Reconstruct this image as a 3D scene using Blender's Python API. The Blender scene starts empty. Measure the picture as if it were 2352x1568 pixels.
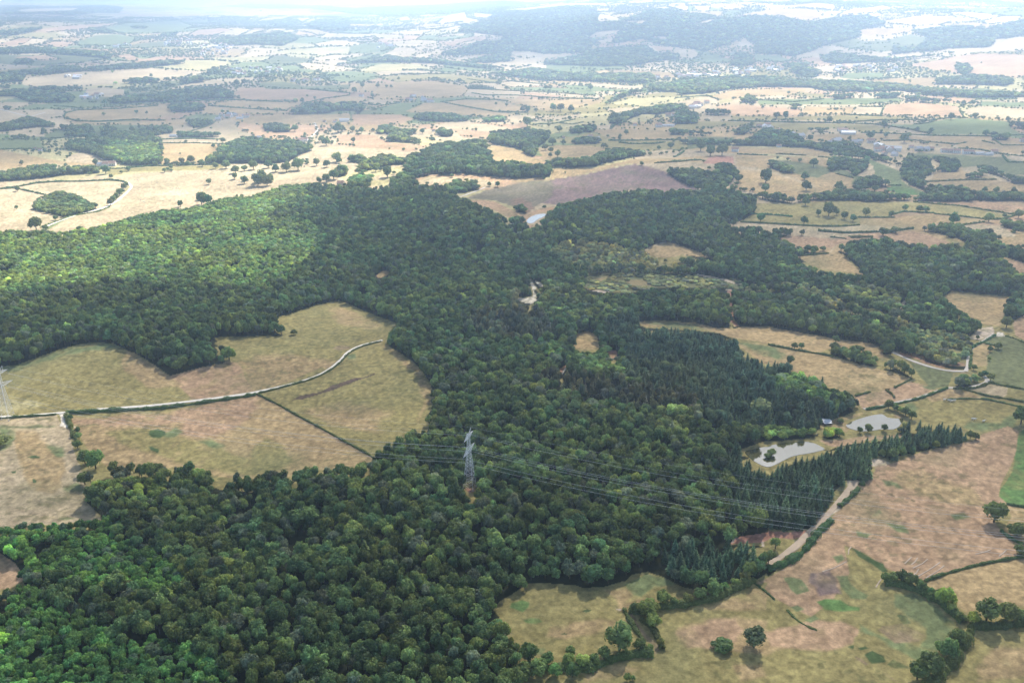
import bpy, math, random
import numpy as np

C = bpy.context.scene.collection
scene = bpy.context.scene
R = math.radians

# ------------------------------------------------------------------ camera
CAM_Z = 320.0
PITCH = R(21.05)
HFOV = R(60.0)
cd = bpy.data.cameras.new('camera')
cam = bpy.data.objects.new('camera', cd)
C.objects.link(cam)
cam.location = (0, 0, CAM_Z)
cam.rotation_euler = (math.pi / 2 - PITCH, 0, 0)
cd.sensor_fit = 'HORIZONTAL'
cd.angle = HFOV
cd.clip_start = 1.0
cd.clip_end = 80000.0
scene.camera = cam

# ------------------------------------------------------------------ sky, sun, exposure
SUN_EL, SUN_AZ = R(42), R(20)          # the sun stands beyond the land, to the right
SDIR = np.array([math.sin(SUN_AZ) * math.cos(SUN_EL), math.cos(SUN_AZ) * math.cos(SUN_EL), math.sin(SUN_EL)])
world = bpy.data.worlds.new('World')
scene.world = world
world.use_nodes = True
wn = world.node_tree
sky = wn.nodes.new('ShaderNodeTexSky')
sky.sky_type = 'NISHITA'
sky.sun_disc = False
sky.sun_elevation = SUN_EL
sky.sun_rotation = SUN_AZ
sky.altitude = 300
sky.air_density = 1.0
sky.dust_density = 2.0
bgn = wn.nodes['Background']
bgn.inputs['Strength'].default_value = 0.075
wn.links.new(sky.outputs['Color'], bgn.inputs['Color'])
sl = bpy.data.lights.new('sun', 'SUN')
sl.energy = 4.4
sl.angle = R(0.53)
sl.color = (1.0, 0.955, 0.89)
sun = bpy.data.objects.new('sun', sl)
C.objects.link(sun)
sun.location = (0, 0, 3000)
sun.rotation_euler = (math.pi / 2 - SUN_EL, 0, math.pi - SUN_AZ)
scene.view_settings.view_transform = 'Standard'
scene.view_settings.look = 'None'
scene.view_settings.gamma = 1.0
scene.view_settings.use_curve_mapping = False
scene.view_settings.exposure = 1.44
cy = scene.cycles
cy.max_bounces = 6
cy.diffuse_bounces = 2
cy.glossy_bounces = 2
cy.transmission_bounces = 2
cy.volume_bounces = 1
cy.transparent_max_bounces = 12
cy.caustics_reflective = False
cy.caustics_refractive = False
cy.use_denoising = True
cy.denoising_input_passes = 'RGB_ALBEDO_NORMAL'
cy.denoising_prefilter = 'ACCURATE'
cy.denoiser = 'OPENIMAGEDENOISE'
cy.sample_clamp_indirect = 4.0

# ------------------------------------------------------------------ numbers
CXO, CYO = 1176.0, 784.0
FO = CXO / math.tan(HFOV / 2)
cP, sP = math.cos(PITCH), math.sin(PITCH)

_perm = {}
def _hash(ix, iy, seed):
    h = (ix.astype(np.int64) * 374761393 + iy.astype(np.int64) * 668265263 + seed * 1274126177) & 0x7fffffff
    h = ((h ^ (h >> 13)) * 1274126177) & 0x7fffffff
    h = (h ^ (h >> 16)) & 0xffffff
    return h / float(0xffffff)
def vnoise(x, y, seed=0):
    ix, iy = np.floor(x), np.floor(y)
    fx, fy = x - ix, y - iy
    fx = fx * fx * fx * (fx * (fx * 6 - 15) + 10)
    fy = fy * fy * fy * (fy * (fy * 6 - 15) + 10)
    a = _hash(ix, iy, seed); b = _hash(ix + 1, iy, seed)
    c = _hash(ix, iy + 1, seed); d = _hash(ix + 1, iy + 1, seed)
    return (a + (b - a) * fx) * (1 - fy) + (c + (d - c) * fx) * fy
def fbm(x, y, seed=0, oct=3):
    s, a, t = 0.0, 1.0, 0.0
    for i in range(oct):
        s = s + a * vnoise(x * 2 ** i + 17.3 * i, y * 2 ** i - 9.1 * i, seed + i * 7)
        t += a; a *= 0.5
    return s / t            # 0..1
def sstep(a, b, x):
    t = np.clip((x - a) / (b - a), 0, 1)
    return t * t * (3 - 2 * t)

FLAT = []       # (x, y, radius, z) level places: ponds
def height(x, y):
    """ground height: rolling woods near, a plain, then land that rises to a wooded plateau"""
    x = np.asarray(x, float); y = np.asarray(y, float)
    d = np.hypot(x, y)
    z = (fbm(x / 330, y / 330, 3, 2) - 0.5) * 26 * (1 - sstep(1300, 1900, d)) * sstep(300, 520, d)
    z = z + (fbm(x / 95, y / 95, 5, 2) - 0.5) * 5 * (1 - sstep(900, 1500, d)) * sstep(300, 520, d)
    z = z + (fbm(x / 900, y / 900, 11, 2) - 0.5) * 22 * sstep(1300, 1900, d) * (1 - sstep(3000, 4200, d))
    z = z + 16 * np.exp(-(((x - 230) / 230) ** 2 + ((y - 1800) / 120) ** 2))           # the felled slope
    z = z + 9 * np.exp(-(((x + 420) / 170) ** 2 + ((y - 800) / 90) ** 2))              # the domed pasture
    az = np.arctan2(x, np.maximum(y, 1.0))
    left = np.interp(d, [0, 2600, 3600, 5000, 7000, 10000, 14000, 18000, 40000], [0, 0, 22, 90, 158, 212, 250, 250, 40])
    right = np.interp(d, [0, 2900, 3600, 4300, 5200, 6200, 8000, 12000, 40000], [0, 0, 16, 80, 200, 275, 345, 372, 300])
    w = sstep(-0.16, 0.16, az)
    z = z + left * (1 - w) + right * w
    far = sstep(3200, 4600, d)
    z = z + far * ((fbm(x / 1500, y / 1500, 21, 3) - 0.5) * 85) * (1 - sstep(9000, 15000, d) * 0.3)
    z = z + far * ((fbm(x / 520, y / 520, 27, 2) - 0.5) * 26)
    for (fx, fy, fr, fz) in FLAT:
        q = np.hypot(x - fx, y - fy)
        ww = 1 - sstep(fr, fr * 2.0, q)
        z = z * (1 - ww) + fz * ww
    return z

def project(x, y, z):
    dz = z - CAM_Z
    dep = np.maximum(y * cP - dz * sP, 1.0)
    up = y * sP + dz * cP
    return CXO + FO * x / dep, CYO - FO * up / dep, dep

_ts = np.geomspace(250, 30000, 520)
def ground_at(u, v):
    """where the line of sight through (u, v) first meets the land"""
    u = np.atleast_1d(np.asarray(u, float)); v = np.atleast_1d(np.asarray(v, float))
    a = (u - CXO) / FO; b = (CYO - v) / FO
    dx, dy, dz = a, cP + b * sP, -sP + b * cP
    hit = np.full(len(u), _ts[-1]); done = np.zeros(len(u), bool)
    prev = np.full(len(u), _ts[0])
    for t in _ts[1:]:
        todo = ~done
        if not todo.any(): break
        zz = CAM_Z + dz[todo] * t
        below = zz < height(dx[todo] * t, dy[todo] * t)
        idx = np.where(todo)[0][below]
        hit[idx] = t; done[idx] = True
        prev[np.where(todo)[0][~below]] = t
    lo, hi = prev.copy(), hit.copy()
    for _ in range(22):
        mid = (lo + hi) / 2
        b_ = CAM_Z + dz * mid < height(dx * mid, dy * mid)
        hi = np.where(b_, mid, hi); lo = np.where(b_, lo, mid)
    x, y = dx * hi, dy * hi
    return x, y, height(x, y)

FR = {'O': (0, 0, 1)}
for i in range(3):
    FR['T%d' % i] = (775.2 * i, 0, .3418)
    FR['U%d' % i] = (775.2 * i, 258.4, .3418)
for i in range(4):
    FR['V%d' % i] = (588 * i, 516.8, .25)
    FR['W%d' % i] = (588 * i, 861.3, .25)
    FR['X%d' % i] = (588 * i, 1176, .25)
def P(s):
    """'V1 12,30 40,50 W2 7,8' -> array of points in the common frame"""
    out, f = [], FR['O']
    for tok in s.split():
        if tok in FR: f = FR[tok]
        else:
            a, b = tok.split(',')
            out.append((f[0] + float(a) * f[2], f[1] + float(b) * f[2]))
    return np.array(out)
def pip(poly, u, v):
    res = np.zeros(len(u), bool)
    x0, y0 = poly.min(0); x1, y1 = poly.max(0)
    m = np.where((u >= x0) & (u <= x1) & (v >= y0) & (v <= y1))[0]
    if not len(m): return res
    uu, vv = u[m], v[m]
    c = np.zeros(len(m), bool)
    px, py = poly[:, 0], poly[:, 1]
    for i in range(len(poly)):
        j = i - 1
        if py[i] == py[j]: continue
        k = (py[i] > vv) != (py[j] > vv)
        c ^= k & (uu < (px[j] - px[i]) * (vv - py[i]) / (py[j] - py[i]) + px[i])
    res[m] = c
    return res
def segdist(pts, u, v, closed):
    n = len(pts)
    best = np.full(len(u), 1e9)
    for i in range(n if closed else n - 1):
        a, b = pts[i], pts[(i + 1) % n]
        d = b - a
        L = max(float(d @ d), 1e-9)
        t = np.clip(((u - a[0]) * d[0] + (v - a[1]) * d[1]) / L, 0, 1)
        best = np.minimum(best, np.hypot(u - a[0] - t * d[0], v - a[1] - t * d[1]))
    return best
# ------------------------------------------------------------------ the map, read off the photograph
COL = {  # base colours of the land
 'st': (.47, .37, .23), 'tn': (.41, .295, .15), 'pk': (.43, .285, .17), 'ol': (.305, .255, .105), 'gr': (.185, .215, .095),
 'bg': (.13, .22, .07), 'pl': (.24, .165, .145), 'rd': (.42, .22, .155), 'dg': (.085, .125, .05), 'sg': (.17, .18, .085),
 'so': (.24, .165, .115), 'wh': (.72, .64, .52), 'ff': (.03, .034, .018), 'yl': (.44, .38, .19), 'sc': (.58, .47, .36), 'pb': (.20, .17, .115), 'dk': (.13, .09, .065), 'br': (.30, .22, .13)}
# fields: colour, feather in frame units, outline
FIELDS = '''
ol 2|V0 0,1300 170,1280 300,1230 560,1140 760,1085 900,1075 1050,1090 1130,1130 1290,1200 1400,1270 1560,1385 W0 1700,150 1750,215 1400,275 700,335 0,385 -500,400 V0 -500,1320
gr 14|V0 0,1290 200,1280 420,1200 700,1110 1000,1080 1100,1120 900,1140 600,1190 300,1290 60,1340
yl 16|W0 -300,240 0,230 150,225 330,235 390,260 200,320 0,340 -300,330
pk 8|V0 1400,1270 1560,1385 1870,1300 2060,1265 2180,1270 2351,1500 W0 2351,150 2000,205 1760,225 1700,160
tn 10|V0 1150,1140 1300,1200 1560,1390 1700,1480 1400,1500 1100,1300
ol 3|V0 1950,1030 2351,1015 V1 140,860 300,820 560,730 760,695 800,700 1000,790 1310,910 1270,970 1160,1065 1050,1085 950,1110 870,1150 820,1190 780,1240 700,1310 600,1370 300,1470 0,1535 V0 2250,1400 2180,1170 2050,1100
tn 26|V1 -60,1200 150,1180 400,1200 700,1240 760,1260 600,1370 300,1465 0,1530 V0 2250,1420 2200,1280
tn 18|V1 640,780 800,760 1000,850 1180,930 1000,960 800,900
ol 3|V1 1160,1075 1250,1130 1350,1190 1450,1260 1540,1350 1600,1450 1630,1560 W1 1640,200 1620,320 1560,420 1430,530 1300,590 1200,650 1060,725 900,650 700,540 500,430 200,260 0,165 300,60 600,-70 V1 700,1330 780,1260 820,1210 900,1160
tn 26|W1 450,330 800,250 1100,300 1250,350 1100,430 1150,520 900,500 650,420
tn 16|V1 1150,1090 1350,1200 1540,1360 1620,1500 W1 1610,250 1500,430 1540,200 1500,0 V1 1400,1300 1250,1170
tn 3|W0 640,480 800,470 1400,415 1700,370 1900,245 2351,165 W1 0,170 200,270 500,440 700,550 900,660 1050,740 1140,805 980,845 680,860 500,880 300,935 0,935 W0 2351,965 2000,930 1700,840 1380,855 1000,850 830,720 740,560
pk 16|W0 660,400 1100,380 1700,310 2351,200 W1 0,250 W0 2300,420 2000,560 1700,560 1700,440 1100,470 680,460
ol 16|W0 1000,540 1300,480 1650,560 1900,600 2300,760 W1 100,560 250,650 350,800 200,870 0,930 W0 2100,900 1750,830 1400,720 1150,640
gr 12|W0 1850,600 1970,580 2100,650 1950,670|W0 1640,480 1700,520 1600,570 1450,560
dg 5|W0 1370,540 1400,505 1460,490 1525,510 1530,550 1480,580 1410,580
dg 5|W0 1365,650 1400,650 1475,680 1450,710 1400,695
st 4|W0 -500,395 0,395 520,365 560,450 640,480 680,700 760,900 800,1170 970,1340 600,1360 0,1410 -500,1430
tn 16|W0 120,520 300,500 560,700 620,900 500,1100 250,1000 200,800
gr 14|W0 0,480 90,500 140,580 60,680 0,690|W0 460,640 560,640 620,740 540,760 470,700|W0 570,1040 720,1000 780,1080 600,1080
sg 8|W0 0,460 250,465 520,460 500,480 250,490 0,490|W0 340,400 470,385 450,410 350,415
dg 3|W0 240,745 330,735 380,755 300,768|W0 90,890 150,875 140,905|W0 300,950 340,960 330,990 300,985
gr 5|W0 530,1310 620,1300 690,1318 580,1332
pk 3|X0 -500,300 0,375 140,465 215,580 250,605 90,695 0,710 -500,720
wh 1|W0 525,344 592,341 600,400 602,450 650,470 605,478 540,462 565,430 558,380
wh 2|W0 620,470 660,465 700,475 640,482
dk 2|W1 325,232 400,190 600,150 700,95 900,28 V1 990,1400 1110,1352 1090,1375 W1 900,62 700,140 560,180 430,222
br 3|W1 -20,155 30,170 220,270 520,440 720,550 920,660 1060,740 1150,805 1100,800 900,690 700,580 500,460 200,290 0,185
rd 8|W1 1880,985 1960,975 2060,985 2090,1010 2010,1060 1950,1075 1900,1020
sg 10|W1 1740,900 1900,890 2060,930 2200,1010 2050,1060 1850,1010
br 4|V1 700,1135 780,1110 880,1120 860,1145 760,1150
gr 6|V1 850,1180 910,1180 930,1220 850,1230
tn 2|V1 1095,465 1150,430 1200,415 1250,450 1190,465 1125,492
wh 1|V1 400,230 418,215 420,250 402,275
tn 2|V2 1200,228 1340,170 1470,165 1700,240 1870,310 1560,275 1480,295 1380,302 1280,280
st 2|V2 1198,235 1330,175 1340,185 1210,245
sg 8|V2 700,470 1100,450 1500,470 1700,470 2050,500 2150,560 2400,570 2400,625 2150,595 1750,595 1700,575 1300,580 1050,640 900,630 640,580
tn 14|V2 760,480 950,460 1100,500 1500,560 1300,570 1000,560 850,610 700,570 800,540
sc 3|V2 690,585 800,600 890,610 940,600 870,625 720,600|V2 1690,450 1800,465 2000,505 2110,555 2060,545 1900,495 1720,465|V2 1700,592 2050,590 2040,598 1720,600
rd 4|V2 1975,600 2015,600 2025,700 2035,850 2085,930 2040,935 2010,880 1995,750
tn 3|V2 1115,895 1250,880 1400,875 1700,900 1850,940 2040,955 2100,935 V3 -40,925 0,930 150,960 380,1000 620,1045 960,1085 1050,1130 1060,1165 900,1200 600,1120 450,1180 200,1130 0,1095 V2 2200,1060 2040,1040 1900,990 1700,945 1500,925 1240,935
gr 14|V2 1250,900 1500,885 1700,915 1800,960 1600,940 1400,925
tn 2|V3 -60,1085 0,1110 200,1150 480,1190 700,1240 900,1290 1200,1370 1320,1420 1160,1500 1040,1590 W3 780,195 840,310 700,200 480,60 V3 300,1380 180,1310 0,1275 V2 2300,1270 2060,1085 2200,1080
gr 14|V2 2050,1080 2250,1080 2400,1120 V3 150,1180 100,1230 -60,1180
pk 2|W3 790,195 1040,150 1150,110 1160,115 1310,60 1450,90 1560,130 1200,250 880,310 860,300
gr 6|W3 1400,80 1530,100 1560,130 1500,130
tn 2|V2 555,1130 590,1000 690,970 770,1000 820,1140 700,1145
rd 4|V2 880,1140 960,1150 970,1230 900,1230|V2 430,1320 510,1275 525,1290 460,1375
wh 1|V2 450,1375 480,1320 520,1285 500,1320 465,1370
wh 2|V2 35,668 100,670 190,660 230,690 175,722 120,712 50,694
wh 2|V2 150,495 185,485 195,540 222,575 228,660 195,665 185,580|V2 205,510 260,535 315,568 260,566
tn 2|V3 260,285 420,275 690,260 750,340 890,460 800,440 500,405 370,355
pk 2|V3 90,110 250,100 600,130 960,60 1150,50 1160,110 800,150 640,180 580,210 240,220
st 2|V3 565,250 590,215 640,180 600,230 555,268
pk 2|V3 1150,70 1300,55 1450,80 1700,170 1560,200 1450,205 1300,175 1160,150
ol 4|V3 1600,100 1800,160 1950,235 1800,200 1700,180
st 2|V3 1640,10 1780,0 2130,0 2270,90 2250,115 2100,100 1900,50
pk 2|V3 2200,330 2351,310 2600,330 2600,460 2351,460 2250,420
tn 2|V3 1550,670 1690,605 1900,640 2240,665 2190,760 2130,930 1950,905 1750,790 1660,720
pk 2|V3 2250,880 2351,820 2600,780 2600,1110 2351,1060 2270,1010
sg 2|V3 1970,1080 2080,1010 2200,1020 2351,1080 2600,1150 2600,1560 2351,1530 2050,1450 2010,1350 2000,1200 2070,1120
tn 2|V3 1860,1150 1960,1085 2090,1110 2070,1150 2010,1200 2020,1290 1900,1300 1860,1220
sc 4|V3 1830,1040 1950,950 2070,940 2080,990 1950,1050
sc 3|V3 1195,760 1250,690 1275,690 1250,740 1210,775|V3 1230,640 1300,640 1290,670
wh 3|V3 2080,1020 2110,980 2150,985 2180,1025
rd 10|V3 1150,1130 1400,1110 1500,1180 1800,1260 1820,1320 1700,1330 1400,1250 1200,1180
tn 5|V3 930,1150 1130,1190 1100,1240 1000,1210|V3 1740,1340 1850,1345 1840,1365 1760,1370
sg 3|V3 1300,1260 1700,1360 1660,1480 1500,1500 1400,1400
tn 2|W3 1440,190 1640,115 1720,130 1840,150 2000,215 1800,215 1650,225 1500,245
st 3|W3 1850,135 2050,85 2200,120 2250,150 2160,200 1950,170
ol 3|W3 2200,120 2351,140 2600,180 2600,260 2351,215 2200,190
ol 3|W3 1260,280 1500,250 1650,220 2000,225 2351,290 2600,330 2600,500 2290,470 1960,530 1850,500 1750,440 1500,430 1300,400 1230,330
gr 12|W3 1290,270 1360,262 1400,310 1350,345 1300,330|W3 1790,480 1950,430 2150,440 2290,340 2290,470 1960,530 1860,510
pk 3|W3 1900,600 1960,545 2200,470 2300,510 2280,700 2230,830 2140,1000 2120,1100 2210,1180 2190,1250 2050,1260 2100,1380 2250,1530 X3 2300,400 1850,500 1450,630 1300,590 1100,520 900,380 700,300 750,560 600,800 400,960 0,760 X2 2220,660 X3 0,600 300,420 560,100 W3 640,1230 830,1020 960,920 1000,850 1160,800 1400,710 1600,660
tn 18|W3 1150,900 1400,850 1500,960 1900,1050 2000,1200 1700,1180 1400,1100 1200,1000
pk 18|W3 1800,620 2100,560 2230,600 2180,800 1950,850 1750,800
gr 10|W3 1040,970 1150,965 1260,1040 1200,1060 1100,1020|W3 1660,1270 1800,1260 1860,1310 1720,1330|W3 950,1250 1020,1240 1030,1280 960,1290
bg 4|W3 2600,470 2360,500 2300,530 2280,700 2230,900 2130,1060 2125,1115 2190,1175 2351,1205 2600,1240
tn 3|W3 2190,1190 2351,1220 2600,1260 2600,1700 2351,1600 2250,1530 2160,1430 2240,1300
rd 3|W3 -200,1440 0,1430 200,1440 350,1425 355,1480 250,1500 0,1500 -200,1500
sc 4|W3 260,1560 330,1470 370,1430 500,1290 620,1190 700,1090 740,1040 730,960 830,960 820,1010 700,1150 660,1240 560,1290 480,1340 380,1470 300,1567
pk 3|W3 470,600 700,590 900,555 1300,545 1200,575 870,610 640,660 600,660 540,640
sc 4|W3 900,790 970,770 1010,765 1110,800 1070,830 960,840|W3 960,830 990,790 1030,785 1000,815
so 4|W3 970,850 1010,820 1090,840 1060,855 980,900
tn 3|W3 480,430 570,420 640,395 720,385 870,345 1040,300 1060,290 930,320 830,380 700,420 760,490 700,540 620,520 480,500
br 3|W3 1160,360 1250,380 1220,400 1150,380
tn 2|X3 1450,650 1600,590 1850,520 2351,410 2600,380 2600,860 2351,860 2000,830 1850,930 1750,870 1720,770 1560,740
ol 3|X3 1950,1090 2351,1050 2600,1020 2600,1700 1650,1700 1700,1480 1800,1300
tn 20|X3 2100,1250 2351,1260 2500,1300 2400,1500 1900,1560 1900,1420
ol 3|X3 -60,760 200,860 450,1080 900,1350 1300,1560 1320,1700 X2 500,1700 640,1490 1000,1390 1300,1310 1400,1280 1400,1200 1340,930 1700,870 2000,760 2220,660 X3 0,640
tn 14|X2 1500,1050 1800,980 2100,960 2351,1000 X3 0,1050 200,1230 0,1300 X2 2200,1290 1850,1230 1600,1250 1480,1180
pk 14|X2 1480,1120 1600,1060 1850,980 2080,970 2150,1060 2080,1180 1800,1250 1600,1240
tn 20|X2 700,1470 1000,1390 1130,1420 1000,1500 700,1560|X2 2000,1380 2300,1400 2351,1500 2100,1560
tn 14|X2 1750,880 2100,760 2220,690 2351,760 2300,900 2000,900
pk 12|X3 400,1000 700,1000 860,1070 800,1210 600,1270 300,1250 50,1230 0,1100
pl 10|X3 380,560 560,540 680,740 500,760 380,640
gr 8|X3 590,400 690,390 720,430 650,470|X3 840,170 960,190 930,230 850,215|X3 1080,100 1250,130 1300,200 1200,180
dg 4|X3 770,320 860,360 960,420 1060,470 1100,540 1060,550 960,470 850,410
gr 5|X3 150,590 230,590 320,620 385,720 270,760 210,700|X3 620,590 740,580 760,650 830,710 920,760 900,790 760,790 680,690
bg 5|X3 450,820 540,790 670,800 760,860 850,870 830,910 730,910 520,890
gr 5|X3 210,870 280,850 340,890 270,910|X3 340,990 440,950 480,980 400,1015
gr 14|X3 860,1030 900,1050 1030,1150 1200,1180 1420,1250 1560,1300 1520,1390 1400,1415 1300,1340 1100,1230 960,1140 870,1080
gr 14|X3 1180,730 1350,740 1500,830 1600,920 1700,1000 1680,1090 1560,1290 1400,1240 1450,1060 1280,980 1170,860
br 6|X3 1030,1050 1200,1030 1430,1130 1380,1190 1160,1200 1000,1080
dg 4|X3 890,1310 960,1270 1060,1320 1080,1380 960,1390|X3 1090,1400 1140,1350 1300,1430 1150,1435|X3 735,1240 800,1220 790,1260|X3 830,1250 900,1230 930,1250 860,1270
dg 4|X3 1180,940 1260,950 1300,1020 1220,1030
br 2|X3 800,1320 870,1350 930,1400 900,1400 820,1350|X3 1060,1470 1200,1560 1150,1540
ol 3|X2 0,800 150,660 350,655 600,680 850,690 1040,640 1100,590 1250,545 1400,600 1560,680 1680,715 1400,800 1200,860 1080,890 1020,910 1060,990 1120,1080 1000,1100 850,1180 700,1290 500,1290 300,1360 120,1340 40,1280 50,1200 0,1120 X1 2280,1000 2170,890 2250,810
tn 18|X2 850,700 1050,690 1120,720 1050,820 1300,780 1200,830 1000,880 950,780|X2 350,1050 800,970 960,980 900,1060 500,1160 300,1130
bg 6|X2 0,830 90,800 155,820 160,860 100,910 0,870|X2 100,985 170,965 240,975 275,1000 210,1022 130,1015
gr 10|X2 1040,660 1250,560 1400,600 1560,660 1300,690 1200,770 1110,750|X2 120,1290 200,1250 300,1250 280,1310
dg 3|X2 640,905 690,888 735,900 680,918|X2 440,1120 480,1105 510,1118
br 3|X2 1060,900 1100,930 1150,1010 1240,1120 1340,1210 1355,1260 1310,1310 1300,1240 1200,1130 1110,1010
sc 2|X2 945,880 1020,890 1010,905 960,895
rd 3|X2 1990,300 2110,160 2200,200 2351,230 X3 0,215 X3 60,220 X2 2300,280 2100,280
sc 2|X2 2290,270 2310,270 2320,320 2290,310|X2 2000,285 2080,180 2100,185 2030,280
st 3|U0 -600,510 0,512 150,500 350,470 560,462 700,465 830,467 862,482 830,530 780,600 730,640 660,665 470,700 300,770 250,800 0,800 -600,800
st 3|U0 740,440 950,405 1300,395 1530,385 1600,420 1650,480 1680,490 1760,495 1900,490 1800,500 1660,550 1510,570 1320,640 1100,660 960,690 740,740 640,785 300,800 480,700 700,640 780,600 850,540 890,500 870,470
st 3|U0 -100,505 150,495 420,465 680,420 730,425 740,455 400,465 150,500
ol 3|U0 690,375 860,375 1450,350 1560,355 1440,385 1100,395 860,400 740,430
tn 3|U0 1090,205 1480,210 1410,270 1385,340 1300,345 1090,355
tn 3|U0 -600,245 0,250 200,290 420,330 640,340 650,370 340,345 120,380 -600,400
gr 8|U0 -600,180 0,185 260,190 320,250 100,245 -600,240
st 4|U0 1530,385 1700,390 1850,405 2000,395 2070,370 2120,340 2000,300 2120,260 2351,210 U1 0,225 U1 0,210 300,190 560,230 630,230 450,300 350,280 200,280 60,320 U0 2351,330 2250,380 2150,440 2100,480 1900,490 1680,480
yl 3|U1 0,440 130,395 320,375 450,360 445,400 350,420 230,430 240,460 340,440 350,495 200,495 230,430 150,410 60,440
st 2|U1 490,478 620,430 880,445 960,445 1050,470 1070,500 980,510 940,480 800,455 690,495
tn 2|U1 930,445 1150,455 1370,455 1430,440 1450,378 1750,370 2000,310 2180,310 2351,300 2500,290 2500,335 2200,340 1950,345 1720,400 1600,425 1370,460 1170,460
tn 3|U1 1000,240 1050,220 1180,240 1240,260 1310,305 1400,320 1360,345 1180,330 1060,330 1040,300
tn 3|U1 1340,240 1470,220 1750,220 1990,260 1800,255 1720,295 1600,305 1480,310 1380,340 1380,300
pl 3|U1 1300,500 1450,450 1700,410 1850,372 2000,345 2180,390 2351,480 2500,540 2351,545 2200,540 2000,520 1800,550 1600,590 1470,620 1300,600
pb 6|U1 860,580 1000,520 1150,490 1300,460 1450,455 1450,560 1300,650 1280,680 1140,620 1050,590
so 10|U1 1150,590 1250,570 1330,640 1280,690 1200,650
pk 2|U1 865,590 980,588 1060,600 1160,650 1250,688 1330,660 1460,630 1462,655 1400,668 1320,690 1265,735 1170,735 1140,700 1080,670 980,630 900,605
wh 2|U1 755,575 770,560 825,560 800,572
pk 3|U1 480,95 700,65 900,65 1000,70 1200,85 1250,60 1500,45 1400,75 1200,130 1050,125 990,180 830,160 780,120 660,115 560,110
st 4|U1 620,90 750,68 900,66 1050,85 1200,120 1050,130 850,115 700,110
tn 5|U1 -20,60 480,70 480,100 330,85 250,130 60,130 U0 2300,100
pk 4|U1 0,150 240,150 340,200 560,220 640,215 500,260 200,240 0,215
rd 4|U2 190,340 230,300 300,295 390,295 400,345 280,350 240,345
tn 4|U2 400,280 640,290 900,300 1050,310 1020,370 960,350 800,330 700,290 640,310 650,380 800,410 960,440 1050,400 1200,440 1180,500 960,560 780,570 560,545 520,530 420,520 430,380
st 8|U2 430,360 520,370 700,410 900,470 960,510 850,470 650,410 450,380
tn 4|U2 0,230 300,225 700,240 900,245 1050,280 1030,300 700,280 450,280 200,260 120,250 0,260
st 4|U2 -30,335 100,330 280,400 200,390 60,370 -30,365
gr 4|U2 1250,290 1400,350 1520,400 1530,460 1560,490 1700,545 1640,560 1450,500 1440,460 1340,420 1330,360
bg 4|U2 1420,500 1500,495 1600,520 1650,560 1500,545 1430,525
tn 4|U2 1760,350 1920,360 2050,400 2180,460 2351,490 2600,500 2600,540 2000,530 1850,490 1720,480 1740,400
st 6|U2 1900,365 2000,385 2100,425 1950,400
ol 2|U2 540,610 780,615 900,600 1180,595 1340,605 1240,760 1000,770 780,760 620,745 440,735 520,690
st 2|U2 300,765 440,735 620,745 780,755 1000,772 1120,765 1240,755 1600,770 1550,795 1400,805 1150,815 960,800 800,785 400,775
ol 2|U2 1240,600 1600,600 1900,625 2280,690 2150,720 2080,715 1740,680 1540,668 1440,700 1230,705 1250,650
tn 2|U2 1250,710 1480,705 1740,685 1900,700 2080,720 1950,750 1800,745 1600,775 1240,755
pk 2|U2 1600,602 2000,602 2351,610 2600,610 2600,680 2351,680 2280,685 1900,622
st 2|U2 1900,770 2000,755 2150,760 2230,790 2290,820 2280,842 2150,830 1980,800
sg 4|U2 0,260 -30,230 200,180 400,190 300,220
sg 4|U2 0,155 180,165 400,165 390,185 100,188 0,180
ol 4|U2 0,60 360,60 700,70 1150,75 1340,85 1500,130 1250,135 1200,110 900,110 880,150 800,130 600,90 300,95 0,130
gr 4|U2 1350,80 1600,80 1850,42 2000,40 2240,60 2260,110 2351,150 2600,150 2351,180 2100,150 1750,150 1600,120
ol 3|U2 1200,70 1600,48 1590,30 1250,20 1200,60
tn 4|U2 900,150 1250,140 1560,150 1880,220 1850,240 1600,200 1400,190 1200,195 950,190 870,180
tn 4|U2 1600,190 1700,160 2060,160 2351,200 2600,210 2600,290 2200,275 2050,245 1900,235 1880,215
sg 4|U2 1560,290 1640,270 2000,290 2200,300 2351,340 2600,350 2600,420 2250,420 2070,360 1940,370 1700,300
ol 3|U1 1400,190 1600,215 1900,250 2100,260 2351,240 2351,190 1850,180 1760,150 1700,130 1640,150
tn 4|U1 1700,120 1950,110 2150,120 2351,150 2351,180 2000,185 1830,175
yl 4|U1 1250,60 1500,25 1640,10 1800,0 2160,0 2100,60 1900,70 1700,75 1600,95 1540,130 1450,140 1400,160 1300,110
st 4|T1 1250,805 1450,785 1630,765 1620,790 1480,812 1300,818
st 3|T1 1110,670 1230,665 1440,675 1330,727 1270,720 1200,690
st 3|T1 240,495 300,480 560,475 780,492 640,499 300,515
st 3|T1 1070,562 1200,545 1420,560 1390,577 1150,587
st 3|T1 1420,565 1600,555 1760,560 2060,585 2050,602 1850,600 1700,577
st 3|T1 1150,612 1300,610 1500,625 1760,655 1700,663 1400,632
tn 3|T1 880,650 1100,660 1440,675 1760,665 1650,720 1400,745 1260,715 1060,670
tn 3|T1 690,690 850,670 1060,675 1250,720 1300,755 1050,745 880,715
tn 4|T1 450,740 590,690 700,690 880,725 1060,755 1200,765 1150,790 900,780 700,760 500,760
st 3|T1 150,690 230,670 420,672 410,692 290,708
gr 3|T1 230,735 420,690 590,690 480,740 300,745
tn 4|T1 0,560 300,560 640,545 860,580 880,600 840,650 700,660 400,660 200,620 0,620
ol 3|T1 250,520 420,505 640,500 760,500 1100,540 1060,560 900,560 660,530 400,555
gr 3|T1 1100,590 1400,585 1700,605 1760,640 1500,620 1200,606
tn 4|T1 0,640 250,665 140,695 0,700 -300,690 -200,640
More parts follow.
